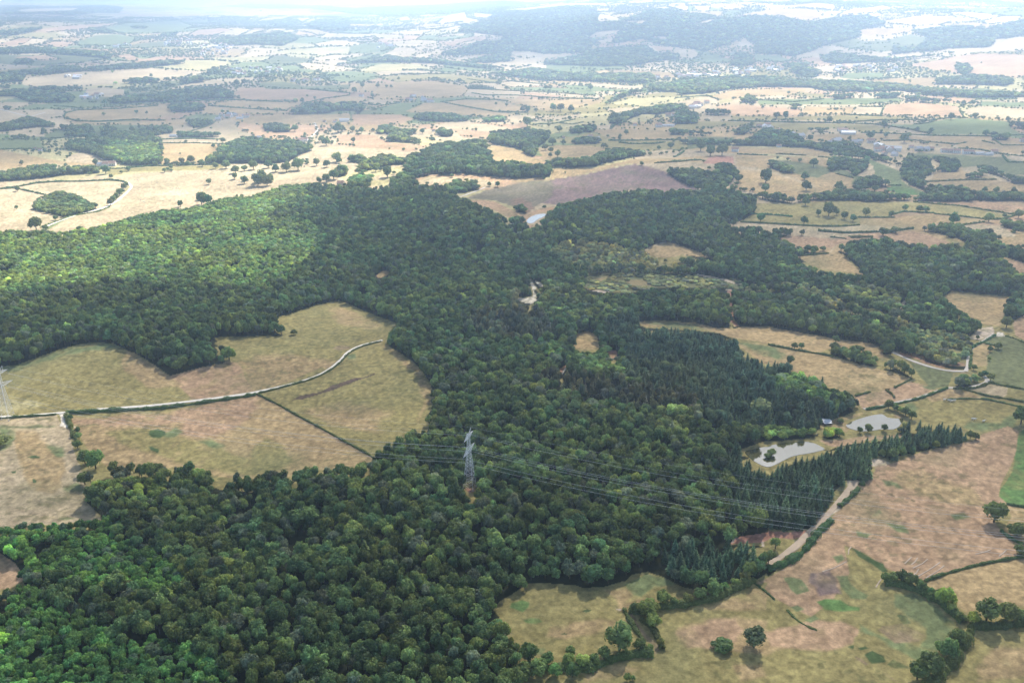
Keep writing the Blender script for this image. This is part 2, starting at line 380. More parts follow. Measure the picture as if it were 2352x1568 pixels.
tn 3|T1 0,700 140,700 230,735 100,745 0,720
pk 4|T1 100,770 420,770 520,800 400,840 100,840
ol 3|T1 1800,640 2000,650 2351,600 2351,640 2200,690 2000,720 1700,740 1640,720 1780,690
yl 3|T1 1820,700 1980,660 2351,650 2351,700 2150,740 1960,710
yl 3|T1 1250,830 1600,800 1900,770 2200,740 2351,730 2351,800 2100,790 1900,830 1500,870 1350,850
st 2|T0 150,570 200,520 480,490 700,480 1000,460 1400,482 1390,495 1100,540 880,550 600,580 400,590 250,590
yl 2|T0 900,455 1240,407 1450,405 1610,430 1500,450 1380,482 1000,458
st 2|T0 575,642 580,600 700,590 830,602 850,640 760,652
st 2|T0 850,622 1100,610 1190,580 1400,540 1700,520 1740,545 1500,570 1200,595 950,622
st 2|T0 400,612 560,597 580,605 440,622
st 2|T0 140,740 300,735 440,740 430,785 350,797 200,792 180,765
gr 2|T0 60,740 230,700 480,690 700,690 900,695 700,715 400,735 150,740
st 2|T0 500,740 800,720 1050,705 1140,690 1060,705 800,730
tn 3|T0 440,745 1140,690 1240,720 1150,780 900,805 700,815 520,812 430,790
tn 3|T0 1380,700 1600,680 1930,685 2060,690 1930,740 1600,722
tn 3|T0 1400,712 1600,726 1930,745 1920,770 1500,765 1350,780 1380,720
pk 3|T0 1580,640 1600,595 1750,590 2060,600 2351,630 2351,640 2100,690 1930,680 1650,675
sg 3|T0 1700,560 1900,550 2050,580 2350,570 2350,600 2060,600 1800,600
tn 3|T0 1500,790 1900,770 2200,770 2351,760 2351,840 1700,840
gr 3|T0 1230,790 1330,765 1530,770 1450,800 1250,802
tn 3|T0 430,800 700,820 1110,812 1230,800 1250,840 500,840
sg 4|T0 -300,370 0,370 300,372 620,370 740,400 460,430 250,445 0,430 -300,430
pk 3|T0 100,385 300,372 420,400 300,410 120,400|T0 460,430 600,425 740,428 600,440 470,442
pk 3|T0 740,375 870,365 940,395 1000,400 880,412 830,395
pk 2|T0 1255,243 1330,202 1480,190 1565,200 1440,243
pk 2|T0 150,216 400,180 600,165 840,153 700,182 560,200 300,222
pk 2|T0 -300,300 0,300 120,262 230,255 150,300 40,312
pk 2|T0 265,310 370,280 525,290 440,316
st 2|T0 110,72 200,60 540,55 480,70 160,78
st 2|T0 0,180 85,178 0,205 -200,205
pk 2|T0 1980,243 2000,210 2100,225 2145,250 2050,240
st 2|T0 2140,258 2200,225 2351,225 2351,262
pk 2|T0 1700,152 1800,120 2020,100 1900,132 1780,145
pk 2|T0 1180,97 1560,90 1640,80 1500,107 1250,110
pk 2|T0 550,322 650,305 695,316
gr 3|T0 490,290 640,240 780,230 920,255 860,310 540,310
gr 3|T0 600,200 850,160 1200,140 1300,180 1200,220 900,230
yl 3|T0 1820,350 2000,330 2351,310 2351,370 2100,375 1900,360
st 2|T0 1700,225 1860,193 2020,195 1880,210 1750,222
st 2|T0 380,115 540,108 540,118 390,125|T0 640,130 900,100 960,95 850,120 680,140
st 2|T0 700,460 850,440 1240,425 1240,412 1000,440
st 2|T1 0,225 140,230 320,230 440,240 440,262 280,262 230,242 170,257 0,262
st 2|T1 740,102 860,82 870,120 960,135 900,160 830,150 700,166 660,162|T1 910,85 1060,100 1000,130 920,120
st 2|T1 680,202 830,170 832,190 780,211 690,216|T1 660,252 720,235 900,220 840,242|T1 990,262 1120,245 1110,262 1010,275|T1 680,277 840,262 760,282|T1 790,302 930,270 940,292 830,307
st 2|T1 500,372 630,355 640,375 560,390|T1 590,318 700,305 690,325|T1 510,347 830,315 780,332 600,350
st 2|T1 740,398 1040,362 960,380 830,412|T1 1000,432 1240,402 1330,385 1420,365 1650,365 1400,407 1310,442 1170,452|T1 1155,365 1180,345 1280,355 1270,387 1230,392
st 2|T1 1680,256 1740,215 1900,200 1880,225 1840,237 1720,252|T1 1735,278 1860,250 1830,292 1740,287|T1 1900,145 2080,135 2050,152
st 2|T1 1740,137 1760,95 1830,105 1910,130 1880,137|T1 2020,97 2080,60 2200,45 2280,70 2150,102|T1 1730,82 1750,58 1830,58 1820,82|T1 1090,68 1350,45 1470,25 1800,20 1820,45 1540,42 1250,78
pk 2|T1 1700,304 1920,290 1960,280 2130,310 2280,320 2351,345 2351,400 2300,402 2260,355 2150,342 2100,302 1850,312
st 2|T1 2090,242 2220,250 2210,267 2130,252|T1 400,122 470,110 500,142 420,147|T1 510,117 600,95 700,95 650,117
gr 3|T1 60,410 350,335 380,335 300,370 80,415|T1 50,455 250,430 200,462|T1 700,430 1000,440 1130,480 900,480 720,455|T1 1480,450 1900,440 1960,470 1700,470
yl 3|T1 100,480 300,430 500,430 700,470 500,472 250,478
pk 2|T2 390,112 520,85 660,62 850,58 950,68 1000,122 910,142 700,112 560,102|T2 700,45 940,20 1070,30 1080,72 960,62|T2 1090,102 1180,65 1400,38 1480,60 1300,92 1120,107
st 2|T2 1075,128 1170,115 1100,132|T2 90,164 160,150 300,120 210,152
pk 2|T2 1240,218 1300,195 1480,190 1620,180 1570,220 1400,247 1280,242|T2 1400,142 1620,110 1870,108 1900,130 1780,172 1600,177 1440,162
st 2|T2 410,314 460,255 520,300 525,318
gr 3|T2 350,357 480,345 500,387 380,377|T2 530,365 700,375 790,410 720,420 620,407 540,420|T2 160,432 210,365 380,400 380,417
st 2|T2 790,384 1030,310 1150,320 1130,345 1060,352 1000,372 850,397|T2 1060,352 1260,340 1200,367|T2 1170,382 1300,350 1330,382 1240,392|T2 1430,402 1660,370 1640,397
st 2|T2 1700,357 1850,330 2100,320 2150,270 2351,245 2600,240 2600,340 2350,342 1900,352
pk 3|T2 1580,432 1750,410 1880,380 2050,360 2351,370 2600,380 2600,520 2050,522 1750,472 1600,452
st 2|T2 0,322 130,340 170,370 100,402 30,392 -30,370|T2 930,452 1080,440 1060,492 970,492
gr 3|T2 1110,522 1160,490 1400,490 1400,532 1180,532
st 2|T2 1720,564 1780,558 2050,588 2000,602 1760,588
st 2|T2 0,40 90,40 90,75 0,80|T2 120,40 240,40 230,80 150,80|T2 470,45 610,42 600,50 500,52|T2 1520,80 1650,72 1640,90 1550,95|T2 2060,150 2200,110 2330,110 2300,150 2100,165
sg 4|T2 1440,270 1580,230 1700,260 1600,310 1460,300|T2 1200,300 1460,290 1440,320 1230,320
tn 2|T2 230,652 390,607 580,600 880,600 860,640 560,650 300,672
ol 2|T2 780,642 850,620 1050,640 980,662
gr 2|T2 560,672 1000,660 1500,660 1550,682 1300,702 560,702
pk 2|T2 1500,642 1640,640 2040,665 2020,692 1850,692 1640,667
gr 2|T2 2060,682 2351,690 2600,690 2600,720 2040,716
pk 3|T2 1390,778 1420,705 1640,690 1900,715 1940,787 1700,782
st 4|T2 1000,770 1030,740 1140,740 1130,770|T2 1170,770 1220,720 1400,722 1385,776
tn 3|T2 840,772 880,715 1100,720 1220,720 1180,772
pk 4|T2 280,712 440,700 850,740 840,782 560,792 300,762
st 2|T2 1920,745 2060,715 2351,735 2600,740 2600,810 2351,800 1990,780
st 2|T2 0,690 200,650 280,665 300,700 100,720 0,730
ol 2|T2 380,780 840,785 1140,775 1380,782 1600,800 1340,815 1150,810 380,806
'''
# woods: kind, tree height m, spacing m, tint, outline ; '-' cuts a hole
WOODS = '''
b 13 6.3 deep|O -300,1900 X0 -800,180 0,160 250,120 600,110 980,85 W0 970,1340 870,1240 800,1170 770,1070 780,960 900,850 1000,840 1220,820 1380,845 1560,865 1700,830 1850,870 2000,930 2351,960 W1 0,930 200,880 300,930 520,870 680,855 980,840 1130,805 1060,720 1200,650 1300,590 1430,530 1560,420 1620,320 1640,200 1610,100 1590,0 V1 1600,1450 1540,1350 1450,1260 1350,1190 1250,1130 1165,1060 1270,970 1310,910 1000,790 800,700 760,695 560,730 300,820 140,860 230,930 330,1000 330,1020 0,1015 V0 2351,1020 1960,1030 2000,1070 1960,1090 2050,1130 2080,1210 2060,1265 1870,1300 1560,1385 1400,1270 1290,1200 1130,1130 1050,1090 900,1075 760,1085 560,1140 300,1230 170,1280 0,1300 -800,1340 U0 -800,800 0,800 140,800 250,800 440,810 520,790 620,780 760,740 960,690 1100,660 1320,640 1420,610 1500,580 1640,570 1750,560 1900,490 2120,480 2351,500 U1 0,510 330,500 500,490 650,500 740,540 790,570 870,590 980,640 1080,690 1130,720 1145,760 1270,745 1310,750 1400,690 1460,660 1470,630 1590,600 1800,550 2000,520 2200,530 2351,520 U2 100,530 340,510 540,560 545,640 530,680 440,730 300,760 400,770 600,780 760,780 950,800 980,820 V3 180,50 450,90 90,110 200,180 240,270 400,370 750,420 860,450 1000,480 1200,560 1230,640 1400,600 1650,600 1600,680 1750,800 1930,900 1950,960 1830,1040 1850,1150 1840,1280 1820,1330 1700,1325 1500,1270 1300,1190 1050,1130 950,1085 620,1045 380,1000 150,960 0,930 V2 2100,935 2040,955 1850,940 1700,900 1400,875 1250,880 1100,895 1240,950 1500,960 1900,990 2060,1060 2150,1200 2351,1290 W2 2351,600 2040,700 2290,830 W3 0,900 0,1440 W2 2000,1500 X2 2110,160 1990,300 2300,310 2351,330 X3 60,370 120,430 100,520 0,590 X2 2340,560 2230,630 1680,710 1560,680 1400,600 1250,545 1100,570 1040,630 850,680 650,695 600,670 350,650 150,650 0,750 X1 2250,810 2170,890 2280,1000 2351,1100 X2 50,1200 40,1290 100,1350 100,1568 O 1150,1900
-|X0 -800,300 0,375 140,465 215,580 250,605 90,695 0,710 -800,720
-|V1 1095,465 1150,430 1200,415 1250,450 1190,465 1125,492
-|V1 400,230 418,215 420,250 402,275
-|V2 1200,228 1340,170 1470,165 1700,240 1870,310 1560,270 1480,290 1380,300 1280,280
-|V2 1115,895 1250,880 1400,875 1700,900 1850,940 2040,955 1990,1000 1900,990 1700,945 1500,925 1240,935
-|V2 555,1130 590,1000 690,970 770,1000 820,1140 700,1145
-|V2 880,1140 960,1150 970,1230 900,1230
-|V2 430,1320 510,1275 525,1290 460,1375
-|V2 35,664 100,666 190,655 235,688 175,724 120,714 50,696
-|V2 145,490 185,482 200,540 228,575 232,662 190,665 183,580
-|V2 203,505 260,530 320,566 260,570
-|V2 1980,600 2015,600 2025,700 2035,850 2085,930 2040,935 2010,880 1997,750
-|W1 1890,930 1960,920 2020,930 2040,1000 2010,1050 1950,1062 1900,1010
-|V3 260,285 420,275 690,260 750,340 890,460 800,440 500,405 370,355
-|V3 1195,760 1250,690 1275,690 1250,740 1210,775
-|V3 1830,1040 1950,950 2070,940 2080,990 1950,1050
b 9.5 4.8 young|O -300,1900 X0 -800,180 0,160 250,120 600,110 980,90 1150,180 1000,330 1300,380 1650,600 1750,700 1500,850 1100,700 700,760 300,640 420,900 900,1050 1100,1300 1500,1200 1900,1400 2100,1568 O 500,1900
-|X0 -800,300 0,375 140,465 215,580 250,605 90,695 0,710 -800,720
b 9 5.4 fresh|W0 800,1060 1000,1010 1400,1000 1640,1080 1600,1200 1400,1300 1200,1240 960,1200 850,1180
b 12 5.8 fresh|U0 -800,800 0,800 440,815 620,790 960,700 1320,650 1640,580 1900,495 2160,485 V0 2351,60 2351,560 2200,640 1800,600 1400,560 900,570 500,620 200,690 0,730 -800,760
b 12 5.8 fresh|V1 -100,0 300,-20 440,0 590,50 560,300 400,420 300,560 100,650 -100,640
b 13 6.4 mid|V2 330,470 560,520 800,640 950,760 1110,880 830,940 700,880 560,800 400,700 280,600
b 12 6.2 mid|V2 200,600 330,560 600,740 780,860 760,960 560,960 480,880 300,780 230,700
b 8 5.6 scrub|V2 500,160 900,200 1250,300 1600,400 1700,450 1200,450 700,460 500,400 300,300
b 3 6.5 scrub|V2 700,470 1100,450 1500,470 1700,470 2050,500 2150,560 2400,570 2400,620 2150,592 1750,592 1700,575 1300,575 1050,635 900,625 640,575
-|V2 690,585 800,600 890,610 940,600 870,625 720,600|V2 1690,450 1800,465 2000,505 2110,555 2060,545 1900,495 1720,465
b 7 5.2 scrub|V3 250,600 450,620 650,720 900,800 1250,910 1500,1000 1850,1050 1850,1150 1830,1300 1600,1290 1300,1180 1400,1090 1200,980 950,850 600,780 300,660
b 8 5.6 scrub|V3 0,600 150,570 350,580 500,660 450,700 250,640
b 8 5.6 mid|V3 700,560 1000,600 1250,680 1180,800 900,760 650,700
r 16 6.2 rust|V1 2000,880 2351,860 V2 0,850 130,850 250,930 420,1000 350,1080 200,1120 0,1130 V1 2351,1130 2200,1090 1900,1000
r 17 6.2 rust|V2 0,640 100,760 240,860 330,960 420,1000 300,1110 150,1120 40,1000 0,900
r 14 6.2 rust|W2 560,60 1000,120 1200,180 1500,240 1700,330 1700,430 1500,400 1200,390 1000,330 700,290 500,200 220,110 340,30
b 11 6.2 fresh|V2 300,1180 380,1090 480,1090 520,1200 460,1290 330,1300
b 9 5.6 fresh|V2 540,1150 820,1150 1000,1240 1030,1430 860,1430 650,1380 560,1300
b 13 6.6 mid|W2 0,160 200,150 420,200 700,300 1000,350 1200,400 1500,420 1700,460 1500,600 1100,560 800,520 400,420 100,300
c 14 4.9 pine|V2 830,940 1110,890 1240,950 1500,960 1900,990 2060,1060 2150,1200 2351,1290 V3 0,1280 180,1310 230,1370 270,1360 500,1420 500,1480 W3 480,30 510,100 680,150 760,190 850,300 700,375 590,400 480,450 470,500 0,590 W2 2351,560 2150,540 1950,560 1800,470 1700,340 1500,240 1200,190 1170,60 V2 1180,1500 1030,1420 1030,1130 850,1040
-|V2 880,1140 960,1150 970,1230 900,1230
b 12 6.4 fresh|W3 0,100 250,50 480,150 600,250 500,330 250,250 60,200
b 12 6.4 deep|W3 560,230 680,170 780,210 860,300 700,370 600,390
b 7 5.0 fresh|W3 -80,600 0,490 100,490 330,540 470,540 470,580 250,590 60,605
b 7 5.0 lime|W3 480,560 500,500 640,490 700,530 690,575 560,590
c 12.5 4.5 spruce|W2 1950,760 2050,720 2200,760 2290,800 2351,840 W3 0,830 100,760 250,700 420,670 560,690 640,660 900,610 960,600 1200,540 1500,450 1740,460 1850,560 1860,590 1600,650 1400,700 1200,740 1150,790 1050,740 920,760 980,900 900,970 720,960 600,1080 500,1230 380,1410 200,1430 0,1400 W2 2250,1390 2020,1350 1950,1280 2000,1100 1940,900
c 13 6.0 spruce|X2 1400,470 1500,380 1900,310 2250,340 2340,440 2200,560 2000,640 1750,700 1600,650 1450,580
b 7 5.0 fresh|X3 -60,290 0,270 150,270 270,255 250,280 60,340
b 8 6.0 mid|U0 220,600 310,555 400,525 480,540 560,580 640,620 655,650 600,670 500,690 430,705 380,690 320,680 230,650
b 12 9 mid|U0 -600,410 0,400 120,380 280,350 330,345 380,375 520,360 660,360 680,395 660,410 450,420 300,440 180,455 60,460 0,465 -600,480
b 14 9 deep|U0 425,240 440,205 500,185 640,170 780,165 900,160 1080,170 1085,215 1090,290 1080,350 940,362 830,350 700,320 640,290 560,270 480,255
b 13 8 fresh|U0 660,250 800,220 950,220 1080,225 1085,345 940,360 830,350 720,310
b 14 9 deep|U0 1380,310 1430,280 1500,215 1580,185 1700,165 1820,185 1990,190 2050,215 2110,225 2125,250 2000,290 1940,335 1850,345 1700,340 1480,345 1385,342
b 12 9 deep|U0 1775,80 1850,70 1950,90 1950,130 1870,135 1780,125
b 12 9 deep|U0 1260,50 1330,40 1440,50 1430,80 1350,105 1300,100 1260,75
b 12 9 deep|U0 -600,90 0,80 120,50 190,20 260,45 380,80 370,100 240,100 110,120 30,130 -600,140
b 12 9 deep|U0 370,100 420,85 530,90 600,80 645,140 600,160 520,160 430,165 440,130
b 13 9 deep|U0 670,100 730,90 800,110 870,140 960,110 1050,90 1130,90 1180,120 1150,140 1050,150 940,160 780,160 690,150
b 12 9 deep|U0 -600,170 0,165 140,150 280,165 280,182 100,180 0,182 -600,190
b 12 9 deep|U0 1190,130 1280,130 1470,140 1470,165 1340,170 1200,170
b 14 9 deep|U1 445,380 470,290 560,265 640,225 700,200 820,195 960,180 1000,200 1000,245 1040,270 1030,310 1060,330 1180,330 1300,345 1440,360 1450,400 1420,435 1200,445 1000,430 850,415 700,420 560,405 460,395
b 14 9 deep|U1 990,190 1050,125 1180,115 1300,110 1420,125 1430,160 1390,205 1340,240 1330,290 1310,300 1260,280 1240,250 1180,235 1050,215
b 12 9 deep|U1 1380,340 1480,310 1600,305 1720,295 1800,250 1880,240 1980,250 2110,270 2110,290 2000,300 1850,330 1700,370 1500,370 1430,360
b 12 9 mid|U1 245,140 280,90 340,85 420,110 540,115 530,145 460,150 560,190 555,215 500,205 340,195 330,170 370,150
b 12 9 deep|U1 650,130 690,110 770,120 775,160 700,168
b 11 9 mid|U1 60,330 90,290 150,290 220,310 280,280 350,285 400,300 450,310 450,350 380,350 300,370 220,390 130,395 100,395 160,345
b 11 9 mid|U1 0,430 0,360 60,370 75,410 30,430
b 11 9 fresh|U1 40,490 90,440 150,410 220,420 230,460 200,495 100,500
b 12 9 deep|U1 350,495 360,440 420,405 620,420 560,440 490,490
b 10 10 mid|U1 690,490 800,450 930,450 970,510 850,540 740,540 650,510
b 12 9 deep|U1 2180,370 2351,370 U2 150,375 270,410 270,350 370,340 430,390 420,420 360,480 330,510 200,510 100,500 U1 2351,490 2250,440
b 9 7 deep|U1 1170,640 1230,620 1290,650 1270,680 1210,672|U1 1160,740 1180,705 1240,700 1260,750 1180,768
b 12 9 deep|T1 425,800 510,800 520,770 600,755 760,760 880,790 890,815 700,820 560,812 520,800 510,815 430,812
b 10 9 fresh|U1 950,40 1100,20 1150,60 1000,68
b 11 10 deep|U1 1540,140 1600,95 1700,80 1770,100 1700,135 1560,145|U1 1550,205 1640,160 1730,165 1800,190 1760,210 1600,215
b 12 10 deep|U2 -40,190 150,180 400,190 520,170 600,100 650,110 720,110 830,150 870,190 940,200 1180,200 1250,240 1400,290 1500,330 1520,370 1430,340 1280,300 1150,290 1040,270 900,240 700,230 500,225 300,220 -40,210
b 12 10 deep|U2 -60,150 -20,110 150,125 350,150 350,160 100,150|U2 370,150 380,130 520,70 560,80 500,110 470,150
b 12 9 deep|U2 1020,370 1050,300 1130,300 1290,320 1310,360 1260,400 1200,430 1180,390 1100,380 1050,400
b 10 9 deep|U2 640,320 680,325 800,370 800,410 740,410 640,375
b 12 9 deep|U2 1180,480 1260,430 1340,425 1440,470 1430,495 1330,510 1230,510
b 12 9 deep|U2 1520,420 1530,340 1560,300 1620,300 1700,320 1740,390 1720,420 1660,440 1700,490 1790,490 1790,530 1700,540 1590,490 1540,460
b 12 9 deep|U2 540,565 560,540 700,550 790,575 900,550 1050,530 1100,500 1250,525 1400,540 1600,560 1700,540 1850,490 1940,500 2000,530 2351,540 2600,540 2600,600 2100,595 1800,602 1640,597 1500,592 1330,602 1180,592 900,597 780,612 640,602
b 12 9 deep|U2 2000,372 2080,355 2180,380 2260,430 2351,430 2500,440 2500,480 2280,482 2200,440 2100,410
b 12 9 deep|U2 1740,320 1740,290 1800,300 1900,320 1900,400 1790,400 1790,350|U2 1640,300 1720,290 1720,320 1650,322
b 9 9 deep|U2 1930,435 2000,400 2070,410 2060,440 1950,450
b 10 9 deep|U2 1600,780 1700,770 1790,745 1900,750 2000,790 2120,800 2250,842 1850,842 1780,812 1650,802
b 10 9 deep|U2 2180,760 2200,715 2351,735 2500,740 2500,800 2290,790
b 13 7.4 deep|V3 640,250 650,165 720,190 800,140 1140,130 1300,180 1560,200 1700,180 1950,240 2100,280 2180,330 2250,420 2351,450 2600,470 2600,700 2351,670 2240,662 1690,602 1650,642 1480,660 1450,620 1300,640 1220,640 1100,560 900,470 840,400 760,330 700,270
b 11 7.4 deep|V3 1330,40 1570,-10 1650,0 1750,20 1900,60 2050,50 2170,110 2100,130 2160,190 2351,190 2600,190 2600,340 2351,345 2200,300 2120,260 1900,210 1700,100 1560,55 1450,60
b 9 9 deep|V3 240,280 200,180 260,200 580,210 560,250 420,265 280,285
b 11 7 deep|V3 1060,1190 1060,1110 1130,1080 1150,1060 1250,1000 1350,1030 1400,1100 1300,1130 1150,1140 1130,1190
b 9 6 mid|V3 560,1160 570,1110 600,1090 700,1120 760,1180 780,1130 850,1130 960,1190 1000,1250 980,1300 850,1280 700,1230 600,1200
b 9 6 mid|V3 1000,1300 1020,1260 1200,1250 1300,1310 1450,1400 1540,1450 1640,1430 1650,1470 1560,1490 1400,1440 1330,1410 1150,1350
b 10 6.4 mid|V3 1690,1460 1700,1420 1820,1370 2000,1400 1960,1450 1800,1500 1710,1500
b 11 7 deep|V3 2170,850 2200,720 2280,650 2351,640 2500,640 2500,830 2351,830 2250,880
b 8 8 deep|W3 930,150 950,100 1080,90 1090,65 1140,65 1150,110 1100,145 1000,160
b 7 6 scrub|W3 700,550 720,515 900,520 1100,490 1250,470 1250,440 1400,430 1500,450 1200,530 1000,545 850,540
b 7 6 scrub|W3 830,380 850,340 930,330 1000,340 1080,330 1150,360 1090,370 930,370
c 9 7 deep|T1 870,600 880,570 960,565 1060,585 1070,605
b 16 15 deep|T0 580,585 700,562 820,545 890,525 1000,520 1090,540 1080,560 900,560 700,580|T0 1180,560 1210,535 1300,520 1340,505 1380,540 1370,555 1260,565
b 16 14 deep|T0 680,690 760,650 900,640 1050,625 1150,610 1350,590 1480,580 1570,630 1570,665 1350,670 1150,685 950,690 800,700
b 15 13 deep|T0 1135,740 1145,700 1200,690 1340,695 1375,710 1370,745 1280,755 1180,755
b 15 13 deep|T0 1950,770 1960,740 2060,700 2170,685 2250,700 2351,695 T1 -20,690 100,685 170,705 180,740 130,770 120,745 0,745 T0 2200,765
b 16 16 deep|T0 -300,330 0,325 180,310 400,330 620,340 760,360 740,395 620,385 300,360 0,365 -300,370
b 16 16 deep|T0 70,430 100,405 180,390 230,415 230,432 120,435
b 16 16 deep|T0 -300,500 0,490 180,470 300,460 330,445 480,440 560,455 700,440 900,425 1100,405 1230,408 1240,430 1000,455 700,475 480,485 330,505 180,500 150,550 0,560 -300,570
b 15 15 deep|T0 -300,640 0,610 130,600 330,580 560,590 560,610 420,615 300,620 130,650 0,650 -300,670
b 15 15 deep|T0 100,650 250,640 430,620 520,650 480,690 300,690 200,690
b 15 15 mid|T0 0,720 80,705 130,720 100,735 0,740
b 16 16 deep|T0 1380,490 1420,470 1450,445 1480,490 1420,502
b 16 16 deep|T0 1500,250 1700,230 1900,215 2000,240 2000,270 1900,310 1700,300 1600,310 1450,300 1380,280
b 16 16 deep|T0 1400,120 1600,110 1700,130 1600,160 1500,180 1400,150|T0 1820,180 1850,140 2000,130 2050,160 1950,190
b 16 16 deep|T0 850,190 900,175 1000,180 980,195|T0 590,185 700,185 780,210 740,230 620,215|T0 1080,230 1200,210 1180,240 1090,250
b 16 16 deep|T0 -300,190 0,205 200,185 300,180 280,200 100,240 -300,230
b 16 16 deep|T0 2050,160 2150,130 2351,120 2351,200 2200,215 2080,190
b 17 20 deep|T0 -300,30 0,28 150,30 300,45 520,40 720,38 830,50 800,90 650,90 480,105 300,95 100,100 0,100 -300,100
-|T0 110,72 200,60 540,55 480,72 160,80
b 17 20 deep|T0 1480,45 1700,25 1850,18 2000,25 2351,55 T1 100,60 300,45 500,40 700,35 880,20 1100,10 1350,20 1090,65 700,90 500,110 350,110 100,95 T0 2100,60 1800,60 1600,50
b 17 15 deep|T1 620,100 760,75 1000,60 1150,70 1300,75 1540,40 1720,50 1740,90 1830,95 1920,130 2040,90 2090,60 2351,60 T2 0,80 150,85 350,120 560,105 720,115 900,145 1000,130 1100,110 1300,100 1390,140 1440,165 1250,200 1240,225 1280,245 1200,260 1000,310 800,380 700,370 540,360 540,300 460,250 350,300 200,350 0,300 T1 2351,330 2150,300 2050,260 1900,290 1700,300 1720,350 1400,365 1280,345 1180,345 1150,370 1050,362 700,375 640,370 830,320 950,280 1120,260 1120,245 900,220 680,215 840,165 980,130 1060,95
-|T1 740,102 860,82 870,120 960,135 900,160 830,150 700,166 660,162|T1 910,85 1060,100 1000,130 920,120
-|T1 680,202 830,170 832,190 780,211 690,216|T1 660,252 720,235 900,220 840,242|T1 990,262 1120,245 1110,262 1010,275
-|T1 1680,256 1740,215 1900,200 1880,225 1840,237 1720,252|T1 1735,278 1860,250 1830,292 1740,287|T1 1900,145 2080,135 2050,152|T1 2090,242 2220,250 2210,267 2130,252
-|T1 1740,137 1760,95 1830,105 1910,130 1880,137|T2 410,314 460,255 520,300 525,318|T2 90,164 160,150 300,120 210,152
b 15 13 deep|T1 865,405 1000,375 1160,355 1160,390 1250,400 1180,412 1000,425 880,415
b 15 13 deep|T1 1335,430 1450,400 1650,360 1720,330 1900,310 2080,305 2130,345 2290,360 2300,395 2100,420 2000,440 1800,445 1500,440
b 15 14 deep|T1 0,430 250,385 350,370 420,385 600,390 850,420 1000,440 1160,460 1100,472 900,455 600,425 350,420 150,425 0,450
b 15 14 mid|T1 900,490 1150,480 1300,455 1420,465 1600,490 1800,490 2100,490 2150,540 2080,560 1850,555 1600,545 1400,545 1200,520 1000,500
b 15 14 mid|T1 2100,600 2080,560 2351,545 T2 100,530 300,510 600,510 740,530 900,530 1100,540 1500,560 1740,590 2000,610 2351,620 2600,620 2600,660 2351,655 2040,660 1700,640 1500,610 1250,620 1000,610 900,590 600,585 380,600 200,630 0,640 T1 2351,620 2200,620
b 15 13 mid|T1 1680,740 1800,690 1860,650 1960,610 2100,600 2130,615 1960,640 1870,680 1800,710 1700,745
b 15 14 deep|T2 0,560 0,530 200,520 500,510 740,515 740,545 500,548 200,550
b 15 14 deep|T2 770,470 860,430 960,470 980,510 900,525 820,500|T2 690,440 760,420 900,425 860,450 720,455
b 15 14 deep|T2 980,370 1050,350 1240,370 1330,380 1440,385 1500,420 1300,420 1100,430 1000,420
b 15 14 deep|T2 1740,570 1760,520 2000,500 2200,510 2300,540 2230,580 2000,570|T2 1880,450 1900,420 1980,430 2000,470 1960,500 1900,490
b 15 14 deep|T2 1320,410 1450,390 1700,370 1900,345 2351,340 1900,360 1700,390 1450,415
b 16 15 deep|T2 1600,200 1900,170 2100,180 2351,130 2600,130 2600,250 2351,240 2150,265 2140,300 2090,320 1850,325 1700,350 1630,350 1450,370 1470,310 1600,320 1720,260 1620,225 1580,215
b 15 14 deep|T2 340,440 400,400 400,360 500,350 520,380 530,440 420,445
b 15 12 deep|T2 190,770 210,740 290,740 370,745 370,775 280,778|T2 370,690 440,665 500,635 550,665 540,695 450,690|T2 770,730 780,700 860,700 880,715 800,735
b 15 12 deep|T2 1040,670 1070,640 1190,630 1190,660 1080,672|T2 1270,660 1390,630 1500,620 1490,660 1370,663|T2 1550,685 1560,645 1640,645 1640,680|T2 1640,690 1650,655 1850,670 1850,693
b 15 13 mid|T1 1800,830 1830,790 1900,760 2200,700 2330,700 2351,740 2150,770 2050,770 1960,800 1900,840
b 15 13 deep|T2 0,840 0,770 80,740 150,770 170,830
b 14 13 deep|U2 900,130 920,100 1030,100 1100,120 1080,135|U2 1565,170 1560,140 1670,140 1680,165|U2 2130,185 2140,140 2250,145 2230,190|U2 1870,215 1880,190 1950,190 1970,215|U2 2250,100 2260,70 2400,80 2400,120
'''
